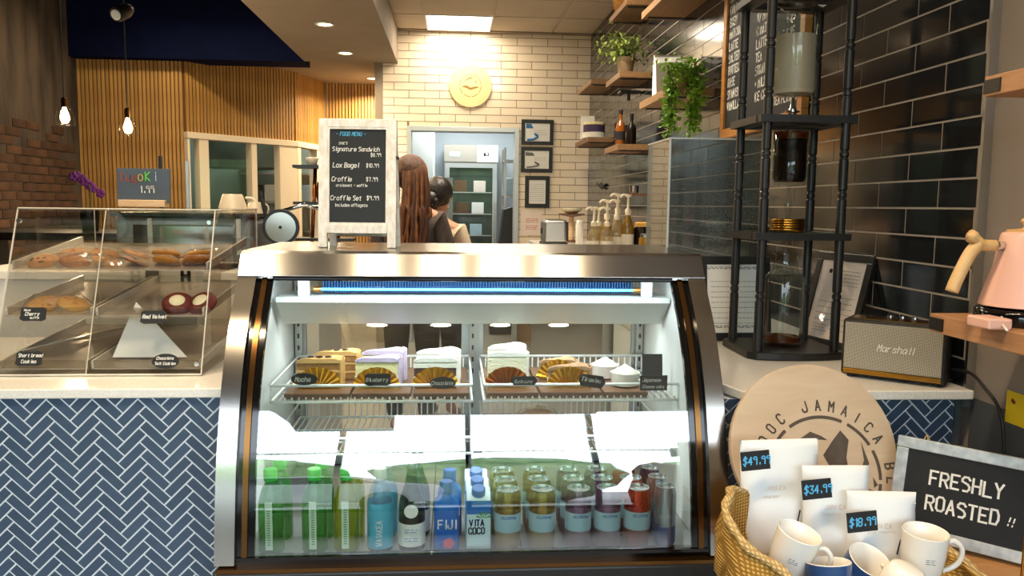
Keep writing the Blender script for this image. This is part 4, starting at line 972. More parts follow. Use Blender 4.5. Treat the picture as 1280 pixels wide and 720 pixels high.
pr2 = [('text_print', rows_text(-.08, .0, [.05+k*.02 for k in range(6)], -.0021, 1., 3), 'ink_grey'), ('address_print', rows_text(.0, .085, [.21+k*.012 for k in range(5)], -.0021, 1., 4), 'ink_grey'), ('red_print', rows_text(-.08, -.02, [.06, .085, .11], -.0023, 1., 5), 'ink_red'), ('body_print', rows_text(-.0, .085, [.06+k*.018 for k in range(7)], -.0021, 1., 6), 'ink_grey'),
       ('seal_print', MB().cyl(.008, 0, .0003, 16, T(-.055, -.0021, .255) @ RX(R(90))), 'ink_black')]
picture('certificate', 'black framed certificate with pinkish paper leaning on the black tiles', (1.236, 2.548, .9115), .262, .318, (R(-13.5), 0, math.atan2(v1.y, v1.x)), .026, 'paper_pinkish', prints=pr2, cat='certificate')

# ================================================================== loudspeaker
mat('speaker_vinyl', '#17120f', .55, bump=.3, bscale=300, var='#1d1713', nscale=60)
weave('speaker_cloth', '#6a665c', '#d2cbba', 330, .8, .4)
sp = thing('loudspeaker', 'small black guitar-amp style loudspeaker with woven grey grille', 'speaker', (1.205, 2.065, .911), R(-40))
for x in (-.105, .105):
    for y in (-.045, .045): MB().cyl(.008, 0, .006, 12).build('foot', 'black_plastic', sp, loc=(x, y, 0))
MB().box(-.128, .128, -.058, .058, .006, .160).build('cabinet', 'speaker_vinyl', sp, bevel=.008, segs=3)
MB().box(-.120, .120, -.0635, -.058, .026, .152).build('grille', 'speaker_cloth', sp, bevel=.002)
MB().box(-.120, .120, -.0645, -.057, .012, .025).build('gold_strip', 'brass', sp, bevel=.001)
MB().box(-.110, .110, -.035, .030, .1595, .162).build('control_panel', 'brass', sp)
for x in (-.02, .01, .04): MB().cyl(.008, .162, .172, 14).build('knob', 'chrome', sp, loc=(x, -.005, 0))
lettering('logo', [('Marshall', -.036, -.0655, .080, .018, .25)], 'chalk_white', sp, .10)
cbm = MB().tube(spline([(1.262, 2.10, .955), (1.31, 2.03, .945), (1.325, 1.935, .955), (1.325, 1.87, .93), (1.327, 1.81, .885), (1.33, 1.787, .78), (1.33, 1.79, .60), (1.33, 1.84, .3), (1.33, 1.9, .012)], 6), .004, 8)
cbm = cbm.build('power_cord', 'black_plastic', sp, smooth=True); cbm.matrix_parent_inverse = (T(1.205, 2.065, .911) @ RZ(R(-40))).inverted()

# ================================================================== wall shelves with kettle
def wshelf(label, x0, x1, y0, y1, z0, z1):
    t = thing('wall_shelf', label, 'shelf'); MB().box(x0, x1, y0, y1, z0, z1).build('board', 'oak_wood', t, bevel=.002)
    for y in (y1-.052, y0+.02):
        MB().box(x0-.003, x1, y, y+.05, z0+.006, z1-.008).build('bracket_strap', 'black_metal', t)
    return t
wshelf('oak wall shelf carrying the pink kettle', 1.10, 1.3515, .85, 1.754, 1.091, 1.133)
wshelf('upper oak wall shelf on the grey wall', 1.10, 1.3515, .78, 1.62, 1.604, 1.645)
mat('pink_enamel', '#e8b6a4', .35, var='#ebbcab', nscale=2)
woodmat('maple', '#d0a468', '#dcb67e', .4, 6, (6, 6, 2))
kt = thing('kettle', 'pink gooseneck kettle with wooden handle on the oak shelf', 'kettle', (1.195, 1.585, 1.168))
MB().lathe([(.058, 0), (.100*.82, .004), (.081, .012), (.060, .085), (.050, .150), (.047, .156), (.040, .158)], 36).build('body', 'pink_enamel', kt, auto=50)
MB().lathe([(.040, .157), (.040, .162), (.012, .165), (.008, .170), (.016, .180), (.012, .186)], 24).build('lid', 'maple', kt, auto=50)
MB().tube([(-.048, 0, .128), (-.085, 0, .130)], .010, 12).build('handle_collar', 'chrome', kt, smooth=True)
MB().tube(spline([(-.070, 0, .129), (-.100, 0, .131), (-.120, 0, .146), (-.130, 0, .150)], 5), [.012]*10+[.014]*4+[.009]*2, 12).build('handle_fork', 'maple', kt, smooth=True)
MB().tube(spline([(-.105, 0, .135), (-.125, 0, .110), (-.148, 0, .060), (-.158, 0, .032)], 5), [.013]*16, 12).build('handle_grip', 'maple', kt, smooth=True)
MB().tube(spline([(.070, .0, .03), (.115, 0, .05), (.118, 0, .11), (.135, 0, .15)], 5), [.009]*8+[.006]*8, 10).build('spout', 'pink_enamel', kt, smooth=True)
kb = thing('power_stand', 'black electric kettle base with pink plug block on the shelf', 'kettle base', (1.195, 1.585, 1.1335))
MB().lathe([(.086, 0), (.090, .006), (.090, .026), (.084, .033)], 36).build('base', 'black_gloss', kb, auto=50)
MB().box(-.135, -.085, -.09, -.02, 0, .022).build('control_block', 'pink_enamel', kb, bevel=.004)
MB().tube(spline([(-.088, -.06, .022), (-.105, -.09, .010), (-.118, -.12, .004)], 5), .0025, 6).build('white_lead', 'plastic_white', kb, smooth=True)
mat('yellow_paper', '#e3c51c', .6, var='#dcbb12', nscale=6)
yp = thing('yellow_poster', 'yellow printed sticker on the grey wall beside the cord', 'sticker', (1.3436, 1.70, .86), R(-90))
MB().box(-.11, .10, -.0015, -.0005, 0, .078).build('paper', 'yellow_paper', yp)
lettering('print', [('~', -.09, -.002, .045, .02)], 'ink_red', yp, .3); MB().prism([(-.03, .02), (-.005, .05), (.01, .045), (.03, .012), (.0, .008)], -.0019, -.0016).build('bag_print', 'ink_black', yp)

# ================================================================== coffee display in front of the right counter
TZ = .60
tb = thing('display_table', 'small wooden table carrying the coffee display', 'table', (.92, 1.47, 0))
MB().box(-.27, .42, -.215, .315, TZ-.03, TZ).build('tabletop', 'table_wood', tb, bevel=.003)
for x in (-.23, .385):
    for y in (-.17, .27): MB().box(x-.02, x+.02, y-.02, y+.02, 0, TZ-.03).build('leg', 'table_wood', tb, bevel=.002)
# round sign
woodmat('ply_wood', '#c4ab8f', '#d0ba9f', .6, 3, (2, 10, 10), bump=.05)
mat('burnt', '#4a4138', .8, var='#5c5146', nscale=20)
rs = thing('round_sign', 'large round wooden sign with burnt coffee emblem leaning on the counter', 'sign', (.868, 1.742, TZ+.002), rot=(R(-20), 0, 0))
MB().cyl(.205, 0, .018, 64, T(0, .018, .205) @ RX(R(90))).build('disc', 'ply_wood', rs, bevel=.002)
def arc_seg(r0, r1, a0, a1, n=10):
    return [( r1*math.sin(R(a0+(a1-a0)*k/n)), r1*math.cos(R(a0+(a1-a0)*k/n))) for k in range(n+1)] + [(r0*math.sin(R(a1-(a1-a0)*k/n)), r0*math.cos(R(a1-(a1-a0)*k/n))) for k in range(n+1)]
def flat(name, polys, mt, par, cx, cz, y):
    m = MB()
    for P in polys: m.add([(cx+a, y, cz+b) for a, b in P], [tuple(range(len(P)))])
    return m.build(name, mt, par)
flat('ring_print', [arc_seg(.132, .140, a, a+30) for a in (-70, -34, -6, 30, 66, 100)], 'burnt', rs, .02, .145, -.0007)
flat('mountain_print', [[(a*1.3, b*1.3) for a, b in P_] for P_ in [[(.0, .035), (.02, .06), (.038, .08), (.052, .062), (.044, .03), (.046, .005), (.03, -.01), (.015, .005)], [(-.05, .06), (-.02, .078), (0, .07), (.012, .062), (-.012, .064), (-.03, .062)], [(.075, .06), (.086, .02), (.082, .0), (.068, .005), (.077, .025)], [(-.06, .02), (-.03, .045), (-.04, .02)],
    [(-.09, -.02), (-.02, -.03), (.06, -.02), (.09, -.03), (.06, -.036), (-.02, -.042)], [(.03, -.004), (.06, -.014), (.058, -.018), (.03, -.01)], [(.09, -.005), (.098, -.02), (.09, -.025)], [(-.08, .0), (-.06, .01), (-.055, .0)]]], 'burnt', rs, .02, .145, -.0008)
arcl = MB()
def arc_text(tx, r, a0, step, h, par, cx, cz, y, mt):
    for i, ch in enumerate(tx):
        if ch == ' ': continue
        a = R(a0+i*step); px, pz = cx+r*math.sin(a), cz+r*math.cos(a)
        w = 2*h/6*.82
        lettering('letter', [(ch, px-w*math.cos(a), y, pz+w*math.sin(a), h, 0, -a)], mt, par, .17)
arc_text('EHOOC JAMAICA BLU', .152, -84, 12, .024, rs, .02, .145, -.0008, 'burnt')
# coffee pouches
mat('pouch_white', '#eceef0', .55, var='#e6e9ec', nscale=6, bump=.15, bscale=9)
def pouch(label, loc, w, h, rz, lean_):
    t = thing('coffee_pouch', label, 'coffee bag', loc, group='white coffee pouches', rot=(lean_, 0, rz)); m = MB(); NU, NV = 10, 14; rn = random.Random(label)
    for side in (-1, 1):
        for j in range(NV+1):
            v_ = j/NV; th = .034*(1-v_)**.6*(.35+.65*math.sin(min(1, v_*3+.35)*math.pi/2)) + .0015
            for i in range(NU+1):
                u = i/NU-.5; ww = w*(1-.03*math.sin(v_*math.pi)); m.v.append((u*ww, side*th*(1-(2*u)**4*.92)+rn.uniform(-.001, .001), v_*h))
    b = (NU+1)*(NV+1)
    for s_ in (0, b):
        for j in range(NV):
            for i in range(NU): q = s_+j*(NU+1)+i; m.f.append((q, q+1, q+NU+2, q+NU+1))
    for j in range(NV):
        for i in (0, NU): q = j*(NU+1)+i; m.f.append((q, q+NU+1, b+q+NU+1, b+q))
    for i in range(NU): m.f.append((i, i+1, b+i+1, b+i)); q = NV*(NU+1)+i; m.f.append((q, q+1, b+q+1, b+q))
    m.build('bag', 'pouch_white', t, smooth=True)
    MB().box(-w*.49, w*.49, -.0032, .0032, h*.86, h*.87).build('zip_seam', 'pouch_white', t)
    yf = -.030
    lettering('print', [('JAMAICA', -w*.22, yf*.72, h*.58, .010), ('blue mountain', -w*.25, yf*.76, h*.52, .007)], 'paper_pinkish', t, .14)
    lettering('ink_print', [('//x', w*.14, yf-.002, h*.30, .022, .4, .5), ('~/', w*.26, yf-.002, h*.20, .016, .3, .5)], 'can_navy', t, .14)
    return t
pouch('largest white coffee pouch with the 49.99 price card', (.712, 1.625, TZ+.018), .180, .252, R(3), R(-6))
pouch('middle white coffee pouch with the 34.99 price card', (.813, 1.575, TZ+.018), .145, .210, R(-2), R(-6))
sp_ = pouch('smallest white coffee pouch with the 18.99 price card', (.885, 1.525, TZ+.020), .142, .170, R(-6), R(-6))
MB().cyl(.011, 0, .001, 16, T(.05, -.030, .05) @ RX(R(90))).build('gold_seal', 'brass', sp_)
def pcard(label, loc, tx, rz):
    plaque('price_card', label, loc, .062, .040, 'rect', [(tx, -.027, -.0075, .0155, .1)], (R(-6), R(-5), rz), 'chalk_black', 'chalk_blue', 'price card', 'black price cards on the pouches', .17)
pcard('black price card reading 49.99 in blue on the largest pouch', (.640, 1.602, .838), '$49.99', 0)
pcard('black price card reading 34.99 in blue on the middle pouch', (.752, 1.550, .793), '$34.99', 0)
pcard('black price card reading 18.99 in blue on the smallest pouch', (.826, 1.500, .742), '$18.99', 0)
# burlap sack, open top
weave('burlap', '#8f6a30', '#cfa55c', 135, .95, .6)
weave('burlap_pale', '#a88a5a', '#d8c08c', 135, .95, .6)
sk = thing('burlap_sack', 'open burlap sack holding mugs and coffee pouches on the table', 'sack', (.795, 1.465, TZ+.0005))
m = MB(); n = 72; rn = random.Random(5); rings = []
def rimz(a): return .050 + .115*max(0, math.cos(a-R(165)))**1.3 + .03*max(0, math.cos(a-R(90)))
for f_, rr in ((0, .72), (.0, .92), (.25, 1.04), (.55, 1.06), (.85, 1.01), (1.0, .99), (1.06, .97), (1.02, .945), (.85, .95), (.5, .98), (.12, .90), (.10, .1)):
    rings.append((f_, rr))
for f_, rr in rings:
    for k in range(n):
        a = 2*math.pi*k/n; wv = 1+.025*math.sin(a*7+f_*4)+.015*math.sin(a*13); m.v.append((.258*rr*wv*math.cos(a), .215*rr*wv*math.sin(a), max(0, rimz(a)*f_*(1+.05*math.sin(a*5))) if f_ > .12 or rr > .5 else .004))
for j in range(len(rings)-1):
    for k in range(n): m.f.append((j*n+k, j*n+(k+1) % n, (j+1)*n+(k+1) % n, (j+1)*n+k))
m.f.append(tuple(reversed(range(n)))); m.f.append(tuple((len(rings)-1)*n+k for k in range(n)))
m.build('sack_body', 'burlap', sk, smooth=True)
m = MB(); pts = []
for k in range(n):
    a = 2*math.pi*k/n; wv = 1+.025*math.sin(a*7+4)+.015*math.sin(a*13); pts.append((.258*.985*wv*math.cos(a), .215*.985*wv*math.sin(a), rimz(a)*1.03*(1+.05*math.sin(a*5))))
m.tube(pts, [.009+.002*math.sin(k*2.1) for k in range(n)], 7, True); m.build('frayed_hem', 'burlap_pale', sk, smooth=True)
# mugs
mat('mug_blue', '#2f4d7c', .2); 
def mug(label, loc, rot, outer='porcelain', mark=True):
    t = thing('mug', label, 'mug', loc, group='mugs in the burlap sack', rot=rot)
    MB().lathe([(.024, 0), (.030, .003), (.037, .02), (.041, .06), (.0425, .100)], 32, cap1=False).build('body', outer, t, auto=60)
    MB().lathe([(.0425, .100), (.0415, .1015), (.0395, .100), (.038, .06), (.034, .02), (.026, .008), (.0005, .007)], 32, cap0=False, cap1=False).build('inside', 'porcelain', t, auto=60)
    MB().tube(spline([(.037, 0, .082), (.055, 0, .086), (.070, 0, .07), (.068, 0, .045), (.052, 0, .028), (.036, 0, .022)], 5), .0052, 10).build('handle', 'porcelain', t, smooth=True)
    if mark: rows_text(-.009, .009, [.052, .056, .060], -.0412, .7, label).build('logo', 'ink_grey', t)
    return t
mug('white mug leaning right at the left rim of the sack', (.648, 1.46, TZ+.052), (R(6), R(16), R(-20)))
mug('upright white mug with handle to the right, beside the chalkboard', (.920, 1.445, TZ+.046), (R(4), R(2), R(-12)))
mug('blue mug with white inside, left of the cream mug', (.715, 1.385, TZ-.006+.012), (R(10), R(8), R(150)), 'mug_blue', False)
mug('blue mug with white inside, behind the cream mug', (.792, 1.480, TZ+.004), (R(28), R(8), R(10)), 'mug_blue', False)
mug('cream mug tipped upside down at the front of the sack', (.852, 1.372, TZ+.106), (R(196), R(8), R(40)))
# chalkboard sign
v2 = Vector((1.262-1.04, 1.60-1.775, 0)).normalized(); cbr = thing('chalkboard_sign', 'galvanised framed chalkboard reading FRESHLY ROASTED', 'sign', (1.022+v2.x*.155, 1.748+v2.y*.155, TZ+.012), rot=(R(-10), R(2.5), math.atan2(v2.y, v2.x)))
w, h, fw = .31, .225, .026
for a, b, c, d in ((-w/2, w/2, 0, fw), (-w/2, w/2, h-fw, h), (-w/2, -w/2+fw, fw, h-fw), (w/2-fw, w/2, fw, h-fw)): MB().box(a, b, -.008, .008, c, d).build('frame', 'galvanised', cbr, bevel=.002)
MB().box(-w/2+fw, w/2-fw, -.003, .004, fw, h-fw).build('slate', 'chalk_black', cbr)
lettering('lettering', [('FRESHLY', -.078, -.0042, .128, .031), ('ROASTED', -.080, -.0042, .070, .031), ('!!', .078, -.0042, .074, .018, .2)], 'chalk_white', cbr, .15, .05)
MB().tube([(-.10, 0, h), (-.098, 0, h+.012), (-.09, 0, h)], .0025, 6).build('hanger', 'burlap_pale', cbr)
ch = thing('card_holder', 'brass card holder stand in front of the chalkboard', 'card holder', (1.155, 1.475, TZ+.0005))
MB().lathe([(.026, 0), (.027, .004), (.024, .010), (.010, .014), (.005, .018)], 24).build('base', 'brass', ch, smooth=True); MB().tube([(0, 0, .015), (.002, 0, .25)], .0026, 8).build('pole', 'brass', ch); MB().box(-.008, .008, -.003, .003, .245, .27).build('clip', 'brass', ch)
mat('wicker', '#a08a62', .8, var='#8a744f', nscale=60, bump=.4, bscale=150)
bk = MB()
for q in range(5): bk.tube([((.048-.002*q)*math.cos(a*.2), (.048-.002*q)*math.sin(a*.2), .008+q*.009) for a in range(31)], .006, 6)
bk = bk.build('wicker_ring', 'wicker', loc=(1.03, 1.36, TZ)); tag(bk, 'coiled rope coaster beside the upright mug', 'coaster')
# ================================================================== work counters behind the case
bc = thing('back_counter', 'raised work counter along the black tiled wall', 'counter', (0, 0, 0))
MB().box(.66, 1.334, 3.45, 6.6, 0, 1.05).build('body', 'steel_plain', bc); MB().box(.63, 1.334, 3.43, 6.62, 1.05, 1.08).build('top', 'quartz', bc, bevel=.003)
mat('laminate', '#e9e1d7', .5, var='#e2d9ce', nscale=3)
lc = thing('work_counter', 'raised work counter behind the acrylic pastry case', 'counter', (0, 0, 0))
MB().box(-1.75, -.50, 3.02, 3.62, 0, 1.08).build('body', 'laminate', lc); MB().box(-1.78, -.47, 3.0, 3.64, 1.08, 1.11).build('top', 'laminate', lc, bevel=.003)
# wall shelves on the black wall
def bshelf(label, y0, y1, z, dep=.215):
    t = thing('floating_shelf', label, 'shelf', (0, 0, 0), group='floating wooden shelves on the black wall')
    MB().box(RWX-dep, RWX-.001, y0, y1, z, z+.04).build('board', 'shelf_wood', t, bevel=.002)
    for y in (y0+.04, y1-.08): MB().box(RWX-dep*.9, RWX-.001, y, y+.035, z-.006, z).build('bracket', 'black_metal', t)
bshelf('top floating shelf farther from the camera, near the ceiling', 5.30, 5.88, 2.675); bshelf('top floating shelf nearest the camera', 3.85, 4.75, 2.455, .24)
bshelf('small floating shelf at the far end, middle height', 6.6, 7.3, 2.36); bshelf('floating shelf holding the potted herb', 5.45, 5.95, 2.235)
bshelf('floating shelf holding the trailing plant and white bag', 4.09, 4.72, 1.935, .245); bshelf('low floating shelf holding the layer cake', 6.7, 7.4, 1.90); bshelf('low floating shelf holding the amber bottle', 5.47, 5.95, 1.752)
# plants
mat('leaf_green', '#6f8a3a', .5, var='#a0b058', nscale=9, perobj=.25); mat('leaf_lime', '#9cc438', .5, var='#6f9f2c', nscale=7, perobj=.3); mat('stem_green', '#4a5a26', .7); mat('terracotta', '#9a8262', .8, var='#8a7254', nscale=10); mat('soil', '#2a1e16', .95)
leafm = {}
def leaf_mesh(mt, l=.03, w=.014):
    if (mt, l) not in leafm:
        leafm[(mt, l)] = MB().add([(0, 0, 0), (w*.5, l*.3, .003), (w*.45, l*.65, .002), (0, l, -.004), (-w*.45, l*.65, .002), (-w*.5, l*.3, .003), (0, l*.5, -.002)], [(0, 1, 6), (1, 2, 6), (2, 3, 6), (3, 4, 6), (4, 5, 6), (5, 0, 6)]).mesh('leaf', mt)
    return leafm[(mt, l)]
def foliage_mesh(points, mt, l, w, rn):
    m = MB()
    base = [(0, 0, 0), (w*.5, l*.3, .003), (w*.45, l*.65, .002), (0, l, -.004), (-w*.45, l*.65, .002), (-w*.5, l*.3, .003), (0, l*.5, -.002)]
    for p in points:
        s = rn.uniform(.7, 1.3); mx = T(*p) @ RZ(rn.uniform(0, 6.28)) @ RX(rn.uniform(-1.2, .6)) @ Matrix.Scale(s, 4); m.add(base, [(0, 1, 6), (1, 2, 6), (2, 3, 6), (3, 4, 6), (4, 5, 6), (5, 0, 6)], mx)
    return m
rn = random.Random(11)
pl = thing('potted_herb', 'bushy green herb in a tan pot on the floating shelf', 'potted plant', (1.19, 5.60, 2.2755))
MB().lathe([(.05, 0), (.062, .11), (.066, .115), (.058, .115), (.056, .10)], 20).build('pot', 'terracotta', pl, auto=50); MB().cyl(.056, .09, .10, 20).build('soil', 'soil', pl)
for k in range(9):
    a = k*.7; MB().tube([(0, 0, .09), (.05*math.cos(a), .05*math.sin(a), .17), (.11*math.cos(a), .12*math.sin(a), .22+.02*(k % 3))], .003, 5).build('stem', 'stem_green', pl)
foliage_mesh([(max(-.2, min(.13, rn.gauss(-.03, .07))), rn.gauss(0, .07), .18+rn.gauss(0, .05)) for _ in range(420)], 'leaf_green', .034, .018, rn).build('foliage', 'leaf_green', pl)['kind'] = 'stuff'
pl2 = thing('trailing_plant', 'bright green trailing plant hanging over the shelf edge', 'potted plant', (1.205, 4.205, 1.9755))
MB().lathe([(.045, 0), (.06, .09), (.063, .095), (.055, .095)], 20).build('pot', 'terracotta', pl2, auto=50)
pts = [(rn.gauss(0, .045), rn.gauss(-.03, .04), .10+rn.gauss(0, .03)) for _ in range(300)]
for k in range(11):
    x0 = (-.10 if k < 5 else .02)+rn.uniform(-.03, .045); y0 = -.125+rn.uniform(-.02, .01); ln = rn.uniform(.16, .30)
    MB().tube([(x0*.4, -.04, .11), (x0, y0*.8, .10), (x0, y0, .02), (x0, y0, -ln)], .002, 5).build('vine', 'stem_green', pl2)
    for q in range(64): u = q/64; pts.append((x0+rn.gauss(0, .014), y0+rn.gauss(0, .014), .05-u*(ln+.05)))
    for q in range(8): pts.append((x0+rn.gauss(0, .03), y0*.7+rn.gauss(0, .03), .10+rn.gauss(0, .025)))
foliage_mesh(pts, 'leaf_lime', .028, .022, rn).build('foliage', 'leaf_lime', pl2)['kind'] = 'stuff'
wbag = thing('white_bag', 'tall white paper coffee bag on the shelf behind the trailing plant', 'bag', (1.20, 4.53, 1.9755))
m = MB(); m.add([(-.07, -.05, 0), (.07, -.05, 0), (.07, .05, 0), (-.07, .05, 0), (-.075, -.03, .19), (.075, -.03, .2), (.075, .03, .2), (-.075, .03, .19), (-.075, -.002, .235), (.075, -.002, .24), (.075, .004, .24), (-.075, .004, .235)],
    [(0, 3, 2, 1), (0, 1, 5, 4), (1, 2, 6, 5), (2, 3, 7, 6), (3, 0, 4, 7), (4, 5, 9, 8), (6, 7, 11, 10), (5, 6, 10, 9), (7, 4, 8, 11), (8, 9, 10, 11)]); m.build('bag', 'paper_white', wbag, bevel=.004); MB().box(-.076, .076, -.006, .008, .225, .238).build('fold_clip', 'paper_pinkish', wbag)
ck = thing('layer_cake', 'small layered cake with purple band on the low shelf', 'cake', (1.20, 6.86, 1.9405))
MB().cyl(.11, 0, .012, 28).build('cake_board', 'white_cream', ck); MB().cyl(.095, .012, .05, 28).build('lower_layer', 'white_cream', ck, bevel=.006); MB().cyl(.092, .05, .11, 28).build('purple_band', 'berry', ck); MB().cyl(.095, .11, .135, 28).build('top_layer', 'lemon_sponge', ck, bevel=.006)
MB().box(-.10, .02, .10, .11, 0, .20).build('white_card', 'paper_white', ck)
def spirit(label, loc, mt, h, lab=True):
    t = thing('spirit_bottle', label, 'bottle', loc); MB().lathe([(.030, 0), (.034, .006), (.034, h*.5), (.026, h*.62), (.012, h*.72), (.012, h*.92)], 20).build('body', mt, t, auto=50); MB().lathe([(.014, h*.90), (.015, h), (.012, h*1.01)], 16).build('cap', 'black_plastic', t, auto=50)
    if lab: MB().lathe([(.0345, h*.15), (.0345, h*.4)], 20, cap0=False, cap1=False).build('label_band', 'ink_black', t)
mat('amber_liquid', '#8a4a12', .1, var='#9c5a1c', nscale=6)
spirit('amber bottle with black cap on the low floating shelf', (1.17, 5.62, 1.7925), 'amber_liquid', .24); spirit('dark slim bottle beside the amber bottle', (1.23, 5.54, 1.7925), 'coffee_dark', .21, False)
pr_ = thing('wine_glass_rack', 'black stemware holder on the tiles above the amber bottle', 'rack', (1.25, 5.75, 2.12)); MB().box(-.07, .08, -.05, .05, .05, .065).build('plate', 'black_metal', pr_); MB().cyl(.012, -.0, .05, 12).build('stem', 'black_metal', pr_); MB().lathe([(.004, -.12), (.004, -.0)], 10).build('glass_stem', 'clear_glass', pr_)
mat('wicker_basket', '#a9712e', .8, var='#8a5a22', nscale=40, bump=.5, bscale=90)
bsk = MB().lathe([(.06, 0), (.075, .08), (.08, .16), (.075, .16), (.07, .08), (.055, .01)], 20).build('basket', 'wicker_basket', loc=(1.19, 5.72, 2.7155), smooth=True); tag(bsk, 'woven tan basket on the top floating shelf', 'basket')
# letter board menu
mb = thing('letter_board', 'black letter board menu in an oak frame on the tiled wall', 'menu board', (RWX-.001, 3.44, 1.70), R(-90))
woodmat('honey_oak', '#b0722c', '#c4883e', .45, 5, (2, 10, 10))
w, h, fw = .93, .95, .045
for a, b, c, d in ((-w/2, w/2, 0, fw), (-w/2, w/2, h-fw, h), (-w/2, -w/2+fw, fw, h-fw), (w/2-fw, w/2, fw, h-fw)): MB().box(a, b, -.03, 0, c, d).build('frame', 'honey_oak', mb, bevel=.003)
MB().box(-w/2+fw, w/2-fw, -.018, -.006, fw, h-fw).build('felt', 'chalk_black', mb)
left = ['ESPRESSO', 'LATTE', 'BATCH', 'LATTE', 'MOCHA', 'COLD', 'BREW', 'MATCHA', 'LATTE', 'SALTED', 'BUTTER', 'ROSE', 'SPANISH', 'VANILLA']; right = ['ON TAP', '', '', 'ICE', 'BLUEBERRY', 'COFFEE', 'PEA FLOWER', 'W/ HONEY', 'C MATCHA', 'LATTE', 'TEA', 'STRAWBERRY CREAM', '+ MILK MATCHA', 'ICE CREAM']
for x_, col_ in ((-.40, left), (-.05, right)):
    for k, t_ in enumerate(col_):
        if t_: lettering('menu_line', [(t_, x_, -.0185, .86-k*.056, .036)], 'chalk_white', mb, .2)
for t_, z in (('6.25', .40), ('6.25', .34), ('5.75', .28), ('6.50', .22), ('SPECIAL', .14), ('TEA FLIGHTS', .09)): lettering('price_line', [(t_, .27 if len(t_) < 8 else .17, -.0185, z, .032)], 'chalk_white', mb, .2)
# tinted shield
sg = thing('acrylic_shield', 'smoky clear acrylic splash shield standing on the right counter', 'shield', (0, 0, 0))
MB().box(.762, 1.09, 2.80, 2.806, .911, 1.608).build('front_panel', 'tint_acrylic', sg); MB().box(.762, .768, 2.806, 3.12, .911, 1.608).build('side_panel', 'tint_acrylic', sg)
mat('shield_edge', '#b9c0c0', .2)
ed = MB(); ed.box(.760, 1.092, 2.799, 2.807, 1.606, 1.612); ed.box(.759, .765, 2.799, 2.807, .911, 1.608); ed.box(.760, .766, 2.806, 3.12, 1.606, 1.612); ed.build('polished_edge', 'shield_edge', sg)
# toaster, syrup pumps and small things on the back counter
ts = thing('toaster', 'brushed steel toaster on the back counter', 'toaster', (.745, 5.9, 1.0805))
MB().box(-.085, .085, -.13, .13, .012, .185).build('body', 'steel_plain', ts, bevel=.025, segs=4); MB().box(-.09, .09, -.135, .135, 0, .02).build('base', 'black_plastic', ts, bevel=.004); MB().box(-.09, -.10+.006, -.03, .03, .08, .12).build('lever', 'black_plastic', ts); MB().box(.08, .094, -.12, .12, .03, .17).build('side_cheek', 'black_plastic', ts, bevel=.004)
for y in (-.03, .03): MB().box(-.06, .06, y-.012, y+.012, .184, .187).build('slot', 'ink_black', ts)
mat('syrup_amber', '#8c6a24', .12, var='#7a5a1c', nscale=6); glass('syrup_clear', '#efe6cf', 1.45, 1.2, haze=.25, hazecol='#d8cba8'); mat('pump_cream', '#e8dcc4', .35); mat('syrup_label', '#d8d0c0', .6)
def pump(label, x, y, mt, h=.24, z=1.0805):
    t = thing('syrup_bottle', label, 'pump bottle', (x, y, z), group='syrup pump bottles'); MB().lathe([(.030, 0), (.034, .005), (.034, h*.62), (.024, h*.75), (.014, h*.82), (.014, h*.88)], 18).build('body', mt, t, auto=50)
    MB().lathe([(.0345, h*.2), (.0345, h*.5)], 18, cap0=False, cap1=False).build('label_band', 'syrup_label', t)
    MB().lathe([(.016, h*.86), (.017, h*.96), (.007, h), (.006, h+.055), (.016, h+.06), (.016, h+.072)], 16).build('pump_stem', 'pump_cream', t, auto=50); MB().tube(spline([(0, 0, h+.066), (-.03, -.01, h+.068), (-.045, -.012, h+.055)], 4), .006, 8).build('spout', 'pump_cream', t, smooth=True)
for k, (x, y, mt, h, lab) in enumerate(((.745, 4.2, 'syrup_clear', .21, 'cream pump syrup bottle at the left end of the row'), (.785, 4.28, 'syrup_clear', .21, 'cream pump syrup bottle second in the row'), (.812, 4.18, 'syrup_clear', .21, 'cream pump syrup bottle third in the row'), (.838, 4.32, 'syrup_amber', .25, 'amber syrup bottle with cream pump'), (.880, 4.26, 'syrup_clear', .25, 'taller syrup bottle with cream pump'),
                                           (.905, 4.36, 'syrup_clear', .285, 'tallest syrup bottle with cream pump, left one'), (.935, 4.24, 'syrup_amber', .28, 'tallest syrup bottle with cream pump, right one'))): pump(lab, x, y, mt, h)
def jar(label, loc, mt, r, h, lid):
    t = thing('storage_jar', label, 'jar', loc, group='small jars on the back counter'); MB().lathe([(r*.9, 0), (r, .006), (r, h*.85), (r*.8, h*.92)], 18).build('body', mt, t, auto=50); MB().lathe([(r*.85, h*.9), (r*.85, h), (r*.7, h*1.02)], 18).build('lid', lid, t, auto=50)
jar('dark jar with yellow lid beside the pumps', (1.02, 4.25, 1.0805), 'coffee_dark', .05, .20, 'yellow_pastry'); jar('amber jar in front of the pumps', (.965, 3.95, 1.0805), 'syrup_amber', .035, .15, 'alu'); jar('tall white canister by the toaster', (.735, 4.62, 1.0805), 'plastic_white', .022, .20, 'plastic_white')
nk = MB().prism([(-.07, 0), (.07, 0), (.0, .07)], -.002, .002, RX(R(-20))).build('folded_napkin', 'paper_white', loc=(.99, 3.72, 1.0805)); tag(nk, 'white folded napkin on the back counter near the pumps', 'napkin')
gr = thing('coffee_scale', 'round cream bowl on a wooden stand behind the toaster', 'bowl stand', (.93, 6.25, 1.0805)); MB().cyl(.05, 0, .02, 20).build('foot', 'board_wood', gr); MB().cyl(.02, .02, .20, 16).build('stem', 'pale_wood', gr); MB().lathe([(.02, .20), (.10, .215), (.105, .225)], 24).build('plate', 'board_wood', gr, auto=50); MB().lathe([(.04, .226), (.075, .25), (.08, .27), (.074, .27)], 24).build('bowl', 'ivory_cream', gr, auto=50)
